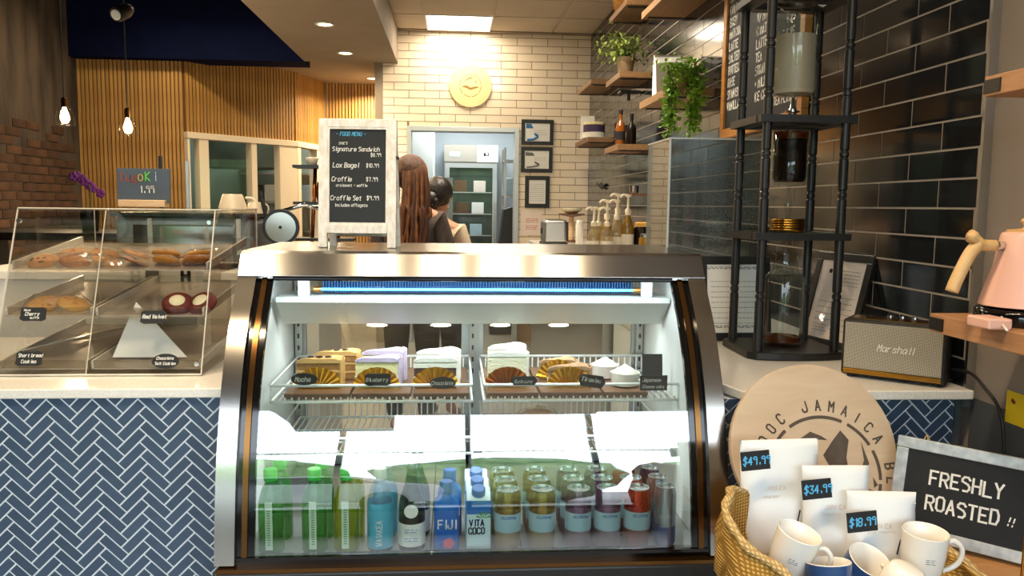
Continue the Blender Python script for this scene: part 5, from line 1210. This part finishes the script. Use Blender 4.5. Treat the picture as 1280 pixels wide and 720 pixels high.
sptl = MB().sphere((0, 0, 0), .1, 16, 8, (.12, 1.0, .28)); sptl.tube([(0, .08, 0), (0, .26, .03)], .01, 8); o = sptl.build('spatula', 'black_plastic', loc=(1.318, 7.05, 1.54), smooth=True); tag(o, 'black oval spatula hanging on the dark tiles', 'utensil')
nrk = thing('wall_ledge', 'short dark ledge with a chrome cup on the tiles', 'ledge', (1.25, 5.5, 1.44)); MB().box(-.09, .085, -.12, .12, 0, .016).build('board', 'board_wood', nrk); MB().lathe([(.02, .017), (.03, .02), (.034, .07), (.03, .07)], 18).build('cup', 'chrome', nrk, auto=50)
# ================================================================== back wall pieces
wp = thing('wall_plaque', 'round cream plaque with mountain emblem on the cream tiles', 'plaque', (.165, BWY-.001, 2.505))
mat('plaque_cream', '#e8d09a', .5, var='#e2c88f', nscale=6); mat('plaque_ink', '#8a6a34', .7)
MB().cyl(.205, 0, .022, 48, RX(R(90))).build('disc', 'plaque_cream', wp, bevel=.003)
flat('ring_print', [arc_seg(.100, .106, a, a+38) for a in range(0, 360, 45)], 'plaque_ink', wp, 0, 0, -.0228)
flat('emblem_print', [[(-.09, -.01), (-.04, .005), (0, -.018), (.05, -.005), (.09, -.012), (.04, -.028), (0, -.04), (-.04, -.022)], [(-.07, .04), (-.03, .065), (0, .085), (.03, .06), (.0, .07), (-.03, .052)], [(.04, .055), (.07, .03), (.05, .03)]], 'plaque_ink', wp, 0, 0, -.0229)
MB().cyl(.006, 0, .004, 10, T(-.03, -.022, .16) @ RX(R(90))).build('screw', 'plaque_ink', wp)
pa = [('blue_print', MB().prism([(-.11, .16), (-.04, .16), (-.06, .20), (-.11, .205)], -.0031, -.0026), 'ink_blue'), ('swoosh_print', MB().tube(spline([(-.10, -.003, .05), (-.04, -.003, .055), (0, -.003, .085), (-.03, -.003, .11)], 4), .011, 4), 'ink_blue'), ('text_print', rows_text(-.03, .09, [.12, .14, .10], -.003, 1.4, 7), 'ink_grey')]
picture('framed_award', 'top black framed award with blue swoosh on the cream tiles', (.822, BWY-.009, 1.953), .315, .245, (0, 0, 0), .036, prints=pa, group='black frames beside the doorway')
pb_ = [('grey_print', MB().prism([(-.11, .16), (-.02, .16), (-.04, .19), (-.11, .195)], -.0031, -.0026), 'ink_grey'), ('swoosh_print', MB().tube(spline([(-.10, -.003, .05), (-.04, -.003, .055), (.02, -.003, .075), (-.02, -.003, .10)], 4), .008, 4), 'ink_grey'), ('text_print', rows_text(-.03, .09, [.12, .14], -.003, 1.4, 8), 'ink_grey')]
picture('framed_award', 'middle black framed award with grey swoosh on the cream tiles', (.819, BWY-.009, 1.688), .31, .245, (0, 0, 0), .036, prints=pb_, group='black frames beside the doorway')
picture('framed_award', 'lowest black framed award in portrait format on the cream tiles', (.828, BWY-.009, 1.342), .243, .312, (0, 0, 0), .04, prints=[('text_print', rows_text(-.07, .07, [.07+k*.02 for k in range(9)], -.003, 1.4, 9), 'ink_grey')], group='black frames beside the doorway')
np_ = thing('wall_notice', 'white notice with red print on the cream tiles above the toaster', 'notice', (.80, BWY-.003, 1.07)); MB().box(-.13, .08, -.001, .001, 0, .24).build('paper', 'paper_pinkish', np_); rows_text(-.08, .04, [.06, .075, .09], -.0012, 3.0, 21).build('print', 'ink_red', np_); rows_text(-.08, .04, [.13, .145, .16], -.0012, 3.0, 22).build('print', 'ink_red', np_)
# ================================================================== kitchen behind the doorway
mat('fridge_steel', '#8d9290', .35, .6); mat('fridge_grey', '#a9a49a', .4, .4)
fg = thing('fridge', 'tall glass door refrigerator inside the kitchen doorway', 'refrigerator', (.21, 9.40, 0))
MB().box(-.31, .31, 0, .65, .08, 2.05).build('body', 'fridge_grey', fg, bevel=.005); MB().box(-.29, .29, .03, .62, 0, .08).build('plinth', 'black_plastic', fg); MB().box(-.31, .07, -.012, 0, 1.86, 2.05).build('header_panel', 'fridge_grey', fg); MB().box(.07, .31, -.012, 0, 1.86, 2.05).build('control_panel', 'white_card', fg)
lettering('display', [('-18.3', .12, -.014, 1.93, .03)], 'ink_black', fg, .3); MB().box(-.25, -.13, -.014, -.012, 1.92, 1.97).build('badge', 'label_blue', fg)
d = MB(); d.box(-.30, -.25, -.03, 0, .1, 1.84); d.box(.25, .30, -.03, 0, .1, 1.84); d.box(-.25, .25, -.03, 0, 1.79, 1.84); d.box(-.25, .25, -.03, 0, .1, .16); d = d.build('door', 'aluminium', fg)
mat('fridge_inside', '#26302c', .35, var='#38453c', nscale=5); MB().box(-.25, .25, -.006, .0, .16, 1.79).build('dark_interior', 'fridge_inside', fg); MB().box(-.25, .25, -.02, -.015, .16, 1.79).build('door_glass', 'clear_glass', d); MB().box(.262, .288, -.06, -.03, .9, 1.4).build('handle', 'steel_plain', d)
for z in (1.0, 1.25, 1.5): MB().box(-.24, .24, -.012, -.006, z, z+.012).build('shelf', 'aluminium', fg)
for k, (x, z, c_) in enumerate(((-.14, 1.012, 'paper_white'), (.06, 1.012, 'label_blue'), (-.1, 1.262, 'board_wood'), (.08, 1.262, 'white_card'), (-.12, 1.512, 'board_wood'), (.1, 1.512, 'paper_pinkish'))): MB().box(x-.07, x+.07, -.0125, -.0065, z, z+.13).build('food_box', c_, fg, bevel=.004)
cbn = thing('tall_cabinet', 'white tall cabinet at the left inside the kitchen doorway', 'cabinet', (-.36, 9.2, 0)); MB().box(-.15, .15, 0, .5, 0, 2.2).build('body', 'white_metal', cbn, bevel=.004); MB().box(-.14, .14, -.012, 0, .05, 2.18).build('door', 'white_metal', cbn, bevel=.003); MB().box(.10, .115, -.03, -.012, 1.0, 1.25).build('handle', 'steel_plain', cbn)
ntb = thing('notice_panel', 'grey steel panel with a pinned white paper in the kitchen', 'panel', (-.12, 8.9, 0)); MB().box(-.10, .12, 0, .03, 0, 1.66).build('panel', 'fridge_steel', ntb); MB().box(-.07, .075, -.002, 0, 1.33, 1.60).build('pinned_paper', 'paper_white', ntb)
rsh = thing('steel_rack', 'steel rack with plastic tubs at the right of the kitchen doorway', 'rack', (.64, 9.0, 0))
for x in (-.06, .10):
    for y in (0, .4): MB().box(x-.012, x+.012, y-.012, y+.012, 0, 2.0).build('upright', 'steel_plain', rsh)
for z in (.5, 1.0, 1.45, 1.85): MB().box(-.07, .11, -.01, .41, z, z+.02).build('shelf', 'steel_plain', rsh)
for z in (1.02, 1.47): MB().box(-.05, .09, .05, .3, z, z+.2).build('tub', 'label_blue', rsh, bevel=.01)
bin_ = MB(); bin_.add([(-.10, 0, 0), (.16, 0, 0), (.16, .3, 0), (-.10, .3, 0), (.04, .02, 1.32), (.16, .02, 1.36), (.16, .28, 1.36), (.04, .28, 1.32)], [(0, 3, 2, 1), (4, 5, 6, 7), (0, 1, 5, 4), (1, 2, 6, 5), (2, 3, 7, 6), (3, 0, 4, 7)]); bin_ = bin_.build('trolley', 'black_plastic', loc=(.49, 8.35, 0), bevel=.01); tag(bin_, 'dark sloping trolley in the kitchen doorway', 'trolley')
# kitchen behind the slat wall window
ks = thing('kitchen_shelving', 'dark shelving unit behind the slat wall window', 'shelving', (-2.0, 10.0, 0))
for z in (1.0, 1.35, 1.7): MB().box(-.6, .35, 0, .28, z, z+.025).build('shelf', 'fridge_steel', ks)
for x in (-.59, .33): MB().box(x, x+.02, 0, .28, 0, 2.1).build('upright', 'fridge_steel', ks)
for k, x in enumerate((-.5, -.3, -.05, .15)): MB().box(x, x+.14, .05, .24, 1.375, 1.58).build('tub', ('fridge_inside', 'white_card', 'fridge_inside', 'label_blue')[k], ks, bevel=.01)
hd = MB().box(-.5, .4, 0, .36, 0, .35).build('extractor_hood', 'fridge_inside', loc=(-2.35, 9.6, 1.75), bevel=.02); MB().box(-.25, .15, .08, .28, .35, 1.11).build('duct', 'fridge_inside', hd); tag(hd, 'dark extractor hood seen through the slat wall window', 'hood')
# ================================================================== left side
def pendant(label, x, y, z, pw):
    t = thing('pendant_lamp', label, 'pendant lamp', (x, y, z), group='glass pendant lamps')
    MB().tube([(0, 0, .10), (0, 0, 3.30-z)], .004, 6).build('cord', 'black_plastic', t); MB().lathe([(.012, .13), (.02, .12), (.02, .07), (.024, .065)], 16).build('socket', 'bronze', t, auto=50)
    MB().lathe([(.025, .07), (.045, .05), (.058, .0), (.062, -.05), (.060, -.05), (.056, 0), (.043, .047)], 24, cap0=False, cap1=False).build('glass_shade', 'clear_glass', t, smooth=True)
    MB().lathe([(.008, .07), (.014, .05), (.027, .01), (.027, -.01), (.018, -.03), (.001, -.035)], 16).build('bulb', 'lamp_bulb', t, smooth=True); point_light('pendant_glow', (0, 0, -.06), pw, (1, .74, .45), .03, t)
pendant('glass pendant lamp in front of the brick wall', -2.523, 5.5, 1.90, 26); pendant('glass pendant lamp in front of the pine slats', -2.127, 5.5, 1.84, 26)
scm = thing('track_spotlight', 'small black track spotlight with pale lens under the dark ceiling', 'spotlight', (-2.05, 5.25, 2.52), rot=(R(55), 0, R(-15)))
MB().lathe([(.03, -.10), (.045, -.06), (.048, .03), (.042, .05)], 20).build('head', 'black_plastic', scm, auto=50, rot=(R(60), 0, 0)); MB().lathe([(.040, 0), (.028, .004), (.012, .004)], 20).build('pale_ring', 'white_metal', scm, loc=(0, -.042, .022), rot=(R(60), 0, 0))
trk = MB().box(-.012, .012, -1.2, 1.2, 0, .02).build('light_track', 'black_plastic', loc=(-2.07, 5.0, 3.28)); tag(trk, 'black ceiling track carrying the spotlight', 'track'); MB().tube([(.03, 0, 0), (.03, 0, -.66)], .008, 6).build('drop_rod', 'black_plastic', trk)
for i, x in enumerate((-2.5, -1.8)): downlight(x, 7.0, 3.30, 'added unseen downlight in the dark ceiling to brighten the pine slats, %s one' % ('left', 'right')[i], 15)  # out-of-view lamps added to brighten the slat wall
# dark bar table with orchid
bt_ = thing('bar_table', 'dark bar table beyond the pastry case', 'table', (-2.0, 4.55, 0)); MB().box(-.6, .45, -.3, .3, 1.16, 1.2).build('top', 'coffee_dark', bt_, bevel=.004)
for x in (-.5, .36): MB().box(x, x+.06, -.05, .05, 0, 1.16).build('leg', 'black_metal', bt_)
orc = thing('orchid', 'purple orchid in a dark vase on the bar table', 'potted plant', (-1.957, 4.5, 1.2005)); mat('orchid_purple', '#7a2a7a', .6, var='#5c1a66', nscale=20)
MB().lathe([(.04, 0), (.05, .10), (.046, .12)], 18).build('vase', 'coffee_dark', orc, auto=50); MB().tube(spline([(0, 0, .1), (.01, 0, .18), (.0, 0, .25), (-.06, 0, .30)], 4), .003, 6).build('stem', 'stem_green', orc)
for k in range(7):
    f_ = MB(); c_ = (.045-.02*k+rn.uniform(-.01, .01), rn.uniform(-.02, .02), .21+.015*k+rn.uniform(-.015, .015))
    for q in range(5): f_.sphere((c_[0]+.014*math.cos(q*1.257), c_[1]-.004, c_[2]+.014*math.sin(q*1.257)), .013, 8, 5, (1, .35, 1))
    f_.build('blossom', 'orchid_purple', orc, smooth=True)
# sofa-like dark chairs at far left
for k, (x, y) in enumerate(((-3.0, 4.0), (-2.75, 3.4))):
    t = thing('bar_chair', 'dark bar chair at the far left, %s one' % ('farther', 'nearer')[k], 'chair', (x, y, 0), group='dark bar chairs'); MB().box(-.2, .2, -.2, .2, .72, .77).build('seat', 'black_plastic', t, bevel=.015); MB().box(-.2, .2, .17, .21, .77, 1.25).build('backrest', 'black_plastic', t, bevel=.02)
    for a in (-.17, .17):
        for b in (-.17, .17): MB().box(a-.015, a+.015, b-.015, b+.015, 0, .72).build('leg', 'black_metal', t)
# espresso machine with cups on it
em = thing('espresso_machine', 'pale espresso machine with dark cup rail behind the pastry case', 'espresso machine', (-.985, 3.30, 1.1105)); mat('machine_pale', '#aebbc2', .2, .5, var='#9fadb5', nscale=3)
MB().box(-.27, .24, -.22, .22, .03, .20).build('body', 'machine_pale', em, bevel=.025, segs=4); MB().box(-.28, .25, -.23, .23, .20, .215).build('cup_tray', 'black_metal', em, bevel=.003); MB().box(-.20, .17, -.228, -.22, .06, .17).build('back_panel', 'chrome', em, bevel=.02)
for x in (-.22, .19):
    for y in (-.17, .17): MB().cyl(.02, 0, .03, 12).build('foot', 'black_plastic', em, loc=(x, y, 0))
def cup(label, loc, s, mt, inv=True):
    t = thing('cup', label, 'cup', loc, group='cups on the espresso machine'); pf_ = [(.055, 0), (.052, .01), (.036, .062), (.032, .068)] if inv else [(.03, 0), (.04, .05)]
    MB().lathe([(r*s, z*s) for r, z in pf_], 24).build('body', mt, t, auto=50); MB().tube([(x*s, 0, z*s) for x, z in spline([(.045, .055), (.070, .052), (.082, .03), (.075, .005)], 4)], .005*s, 8).build('handle', mt, t, smooth=True)
mat('cup_cream', '#d8c9b0', .3); cup('large cream cup turned upside down on the espresso machine', (-.832, 3.12, 1.326), 1.05, 'cup_cream'); cup('small cream cup turned upside down on the espresso machine', (-.752, 3.13, 1.326), .62, 'cup_cream')
gd = thing('glass_guard', 'clear glass guard with dark post behind the chalk sign', 'glass guard', (-1.25, 3.58, 1.1105)); MB().box(.0, .36, 0, .006, .0, .44).build('pane', 'clear_glass', gd); MB().box(-.012, .0, -.006, .012, 0, .45).build('post', 'black_metal', gd); MB().box(.10, .112, -.004, .01, 0, .43).build('clamp_strip', 'aluminium', gd)
sl = thing('slicer', 'small slicer with round steel blade beside the menu board', 'slicer', (-.625, 3.10, 1.1105))
MB().box(-.09, .10, -.02, .16, 0, .07).build('base', 'chrome', sl, bevel=.01); MB().lathe([(.056, 0), (.056, .012), (.010, .014), (.001, .014)], 32, T(-.02, -.02, .165) @ RX(R(90))).build('blade', 'steel_plain', sl, auto=30); MB().lathe([(.056, -.004), (.068, -.004), (.068, .012), (.057, .012)], 32, T(-.02, -.02, .165) @ RX(R(90)), cap0=False, cap1=False).build('blade_guard', 'black_plastic', sl, auto=50); MB().cyl(.006, 0, .004, 12, T(-.02, -.034, .165) @ RX(R(90))).build('hub', 'ink_black', sl)
MB().box(-.05, .01, .0, .04, .06, .15).build('neck', 'black_plastic', sl, bevel=.006); MB().tube([(-.07, 0, .21), (.06, .02, .25), (.12, .02, .235)], .008, 8).build('arm', 'chrome', sl, smooth=True); MB().tube([(-.08, 0, .20), (-.10, 0, .30)], .007, 8).build('lever', 'black_plastic', sl)
cs_ = thing('copper_stand', 'copper coffee stand with cups left of the menu board', 'coffee stand', (-.535, 3.42, 1.1105)); mat('copper', '#8a4a22', .25, .9)
for x in (-.06, .06): MB().tube([(x, 0, 0), (x*.6, 0, .42)], .008, 8).build('post', 'copper', cs_, smooth=True)
for z in (.10, .25, .40): MB().box(-.12, .12, -.06, .06, z, z+.012).build('shelf', 'black_metal', cs_)
MB().tube([(.10, 0, .13), (.0, .02, .38)], .010, 8).build('brace', 'copper', cs_, smooth=True)
for k, x in enumerate((-.05, .0, .05)): MB().lathe([(.018, .413), (.026, .44), (.024, .445)], 14).build('cup', 'cup_cream', cs_, loc=(x, 0, 0), smooth=True)
MB().lathe([(.03, .262), (.04, .30), (.03, .34), (.015, .36)], 16).build('flask', 'copper', cs_, smooth=True)
# ================================================================== people behind the case
mat('skin', '#c08a68', .55, sss=.1); mat('hair_brown', '#3a2318', .45, var='#6a3c20', nscale=14, stretch=(6, 6, 1), bump=.5, bscale=60); mat('hair_black', '#14100e', .4, var='#201815', nscale=20, bump=.5, bscale=60); mat('hair_strand', '#8a5426', .45, var='#5a3218', nscale=20); mat('dress_dark', '#3a302c', .8, var='#5a4c46', nscale=120); mat('top_cream', '#d9c6ac', .8, var='#cdb898', nscale=20); mat('trousers', '#23252b', .8)
def skin_mesh(name, mt, parent, verts, edges, root=0, sub=2):
    me = bpy.data.meshes.new(name); me.from_pydata([v[:3] for v in verts], edges, []); me.materials.append(MATS[mt]); o = bpy.data.objects.new(name, me); COL.objects.link(o); o.parent = parent
    s = o.modifiers.new('skin', 'SKIN'); s.use_smooth_shade = True
    for i, v in enumerate(verts): me.skin_vertices[0].data[i].radius = (v[3], v[4] if len(v) > 4 else v[3]); me.skin_vertices[0].data[i].use_root = (i == root)
    b = o.modifiers.new('sub', 'SUBSURF'); b.levels = sub; b.render_levels = sub; return o
def person(label, loc, rz, s, hairmt, shirt, long_hair):
    t = thing('person', label, 'person', loc, rz); t.scale = (s, s, s)
    V = [(0, 0, .92, .14, .10), (0, 0, 1.08, .12, .09), (0, .01, 1.25, .14, .10), (0, .01, 1.36, .12, .08), (0, 0, 1.44, .048), (0, -.01, 1.51, .055), (0, -.015, 1.58, .078, .09), (0, -.01, 1.65, .062, .075),
         (.17, .01, 1.35, .05), (.24, -.02, 1.10, .04), (.21, -.20, 1.02, .03), (-.17, .01, 1.35, .05), (-.24, -.02, 1.10, .04), (-.21, -.20, 1.02, .03),
         (.09, 0, .85, .09), (.10, -.01, .48, .06), (.10, .02, .09, .04), (.10, -.13, .03, .035), (-.09, 0, .85, .09), (-.10, -.01, .48, .06), (-.10, .02, .09, .04), (-.10, -.13, .03, .035)]
    E_ = [(0, 1), (1, 2), (2, 3), (3, 4), (4, 5), (5, 6), (6, 7), (3, 8), (8, 9), (9, 10), (3, 11), (11, 12), (12, 13), (0, 14), (14, 15), (15, 16), (16, 17), (0, 18), (18, 19), (19, 20), (20, 21)]
    skin_mesh('body', 'skin', t, V, E_)
    k = 1.28; TV = [(x, y, z, *(r*k for r in rr)) for x, y, z, *rr in (V[0], V[1], V[2], V[3], (0, 0, 1.40, .06), V[8], V[9], V[11], V[12])]; skin_mesh('top', shirt, t, TV, [(0, 1), (1, 2), (2, 3), (3, 4), (3, 5), (5, 6), (3, 7), (7, 8)])
    LV = [(0, 0, .95, .15, .11), (.09, 0, .84, .10), (.10, -.01, .48, .07), (.10, .02, .12, .055), (-.09, 0, .84, .10), (-.10, -.01, .48, .07), (-.10, .02, .12, .055)]; skin_mesh('trousers', 'trousers', t, LV, [(0, 1), (1, 2), (2, 3), (0, 4), (4, 5), (5, 6)])
    for sx in (-1, 1):
        for q in range(5): skin_mesh('finger', 'skin', t, [(.21*sx-.02+.010*q, -.22, 1.01, .009), (.21*sx-.022+.011*q, -.262 + (.015 if q in (0, 4) else 0), .995, .008), (.21*sx-.022+.011*q, -.285+(.02 if q in (0, 4) else 0), .97, .006)], [(0, 1), (1, 2)], sub=1)
    MB().sphere((0, -.105, 1.565), .016, 10, 6, (.8, 1, 1.2)).build('nose', 'skin', t, smooth=True)
    for sx in (-1, 1): MB().sphere((.03*sx, -.093, 1.595), .009, 8, 6).build('eye', 'ink_black', t, smooth=True); MB().sphere((.083*sx, 0, 1.575), .02, 8, 6, (.4, .8, 1.3)).build('ear', 'skin', t, smooth=True)
    MB().sphere((0, -.098, 1.53), .016, 8, 5, (1.4, .4, .4)).build('mouth', 'ink_red', t, smooth=True)
    hm = MB(); n = 20; mm = 10; pr_h = []
    hm.sphere((0, .012, 1.615), .108, 20, 12, (.93, 1.0, 1.02)); h_ = hm.build('hair', hairmt, t, smooth=True)
    # cut the cap open at the face
    bm = bmesh.new(); bm.from_mesh(h_.data); dl = [f for f in bm.faces if f.calc_center_median().y < -.055 and f.calc_center_median().z < 1.655]; bmesh.ops.delete(bm, geom=dl, context='FACES'); bm.to_mesh(h_.data); bm.free()
    rn2 = random.Random(label)
    if long_hair:
        for q in range(46):
            a = rn2.uniform(.15, 2.99); r0 = .10; x0, y0 = r0*math.cos(a), .02+r0*math.sin(a)*.9; ln = rn2.uniform(.38, .62); wx = rn2.uniform(-.02, .02)
            MB().tube(spline([(x0*.5, y0*.5, 1.70), (x0, y0, 1.61), (x0*1.12+wx, y0*1.25+.01, 1.45), (x0*1.25-wx, y0*1.35+.02, 1.61-ln*.6), (x0*1.2+wx, y0*1.3+.03, 1.61-ln)], 4), [.014]*6+[.013]*6+[.009]*4+[.004], 6).build('hair_lock', hairmt if q % 3 else 'hair_strand', t, smooth=True)
    else:
        MB().sphere((.01, .10, 1.56), .062, 14, 8, (1.0, .9, 1.05)).build('hair_bun', hairmt, t, smooth=True)
        for q in range(14):
            a = rn2.uniform(0, 6.28); MB().sphere((.01+.05*math.cos(a), .10+.03*math.sin(q), 1.56+.05*math.sin(a)), .022, 8, 5).build('curl', hairmt, t, smooth=True)
    return t
person('person with long wavy brown hair and a dark top, facing away behind the menu board', (-.235, 4.60, 0), R(165), .955, 'hair_brown', 'dress_dark', True)
person('person with black hair in a bun and a cream top, behind the case', (-.085, 5.05, 0), R(150), .895, 'hair_black', 'top_cream', False)
# ================================================================== street outside the storefront (seen mirrored in the glass)
mat('hedge_green', '#4f6b3a', .8, var='#7d9a5e', nscale=3, bump=1., bscale=8)
for k in range(7):
    m = MB(); x0 = -17+k*6.0; rn3 = random.Random(k)
    m.sphere((0, 0, 1.9), 2.5, 18, 12, (1.12, .7, .92+rn3.uniform(-.12, .12)))
    m.v = [(x+rn3.uniform(-.2, .2), y+rn3.uniform(-.15, .15), z+rn3.uniform(-.2, .2)) for x, y, z in m.v]; o = m.build('street_hedge', 'hedge_green', loc=(x0, -14, -.02), smooth=True); tag(o, 'round green hedge across the street, %s from the left' % ('first', 'second', 'third', 'fourth', 'fifth', 'sixth', 'seventh')[k], 'hedge', 'hedges across the street')
mat('car_white', '#e9ecee', .15, coat=.5); mat('car_glass', '#1c242a', .08)
car = thing('parked_car', 'white car parked outside the storefront', 'car', (-2.3, -8.2, -.02))
sidep = [(-2.1, .35), (-2.15, .75), (-1.9, .95), (-1.2, 1.02), (-.7, 1.45), (.9, 1.48), (1.6, 1.05), (2.1, .95), (2.2, .7), (2.15, .35)]
MB().prism(sidep, -.85, .85).build('body', 'car_white', car, bevel=.06, segs=3)
for y in (.853, -.853):
    MB().prism([(-1.05, 1.02), (-.62, 1.38), (.8, 1.41), (1.35, 1.05)], y-.004, y+.004).build('side_window', 'car_glass', car)
    for x in (-1.35, 1.4): MB().lathe([(.33, -.1), (.33, .1)], 24, T(x, y*.92, .33) @ RX(R(90))).build('wheel', 'black_plastic', car, auto=50)
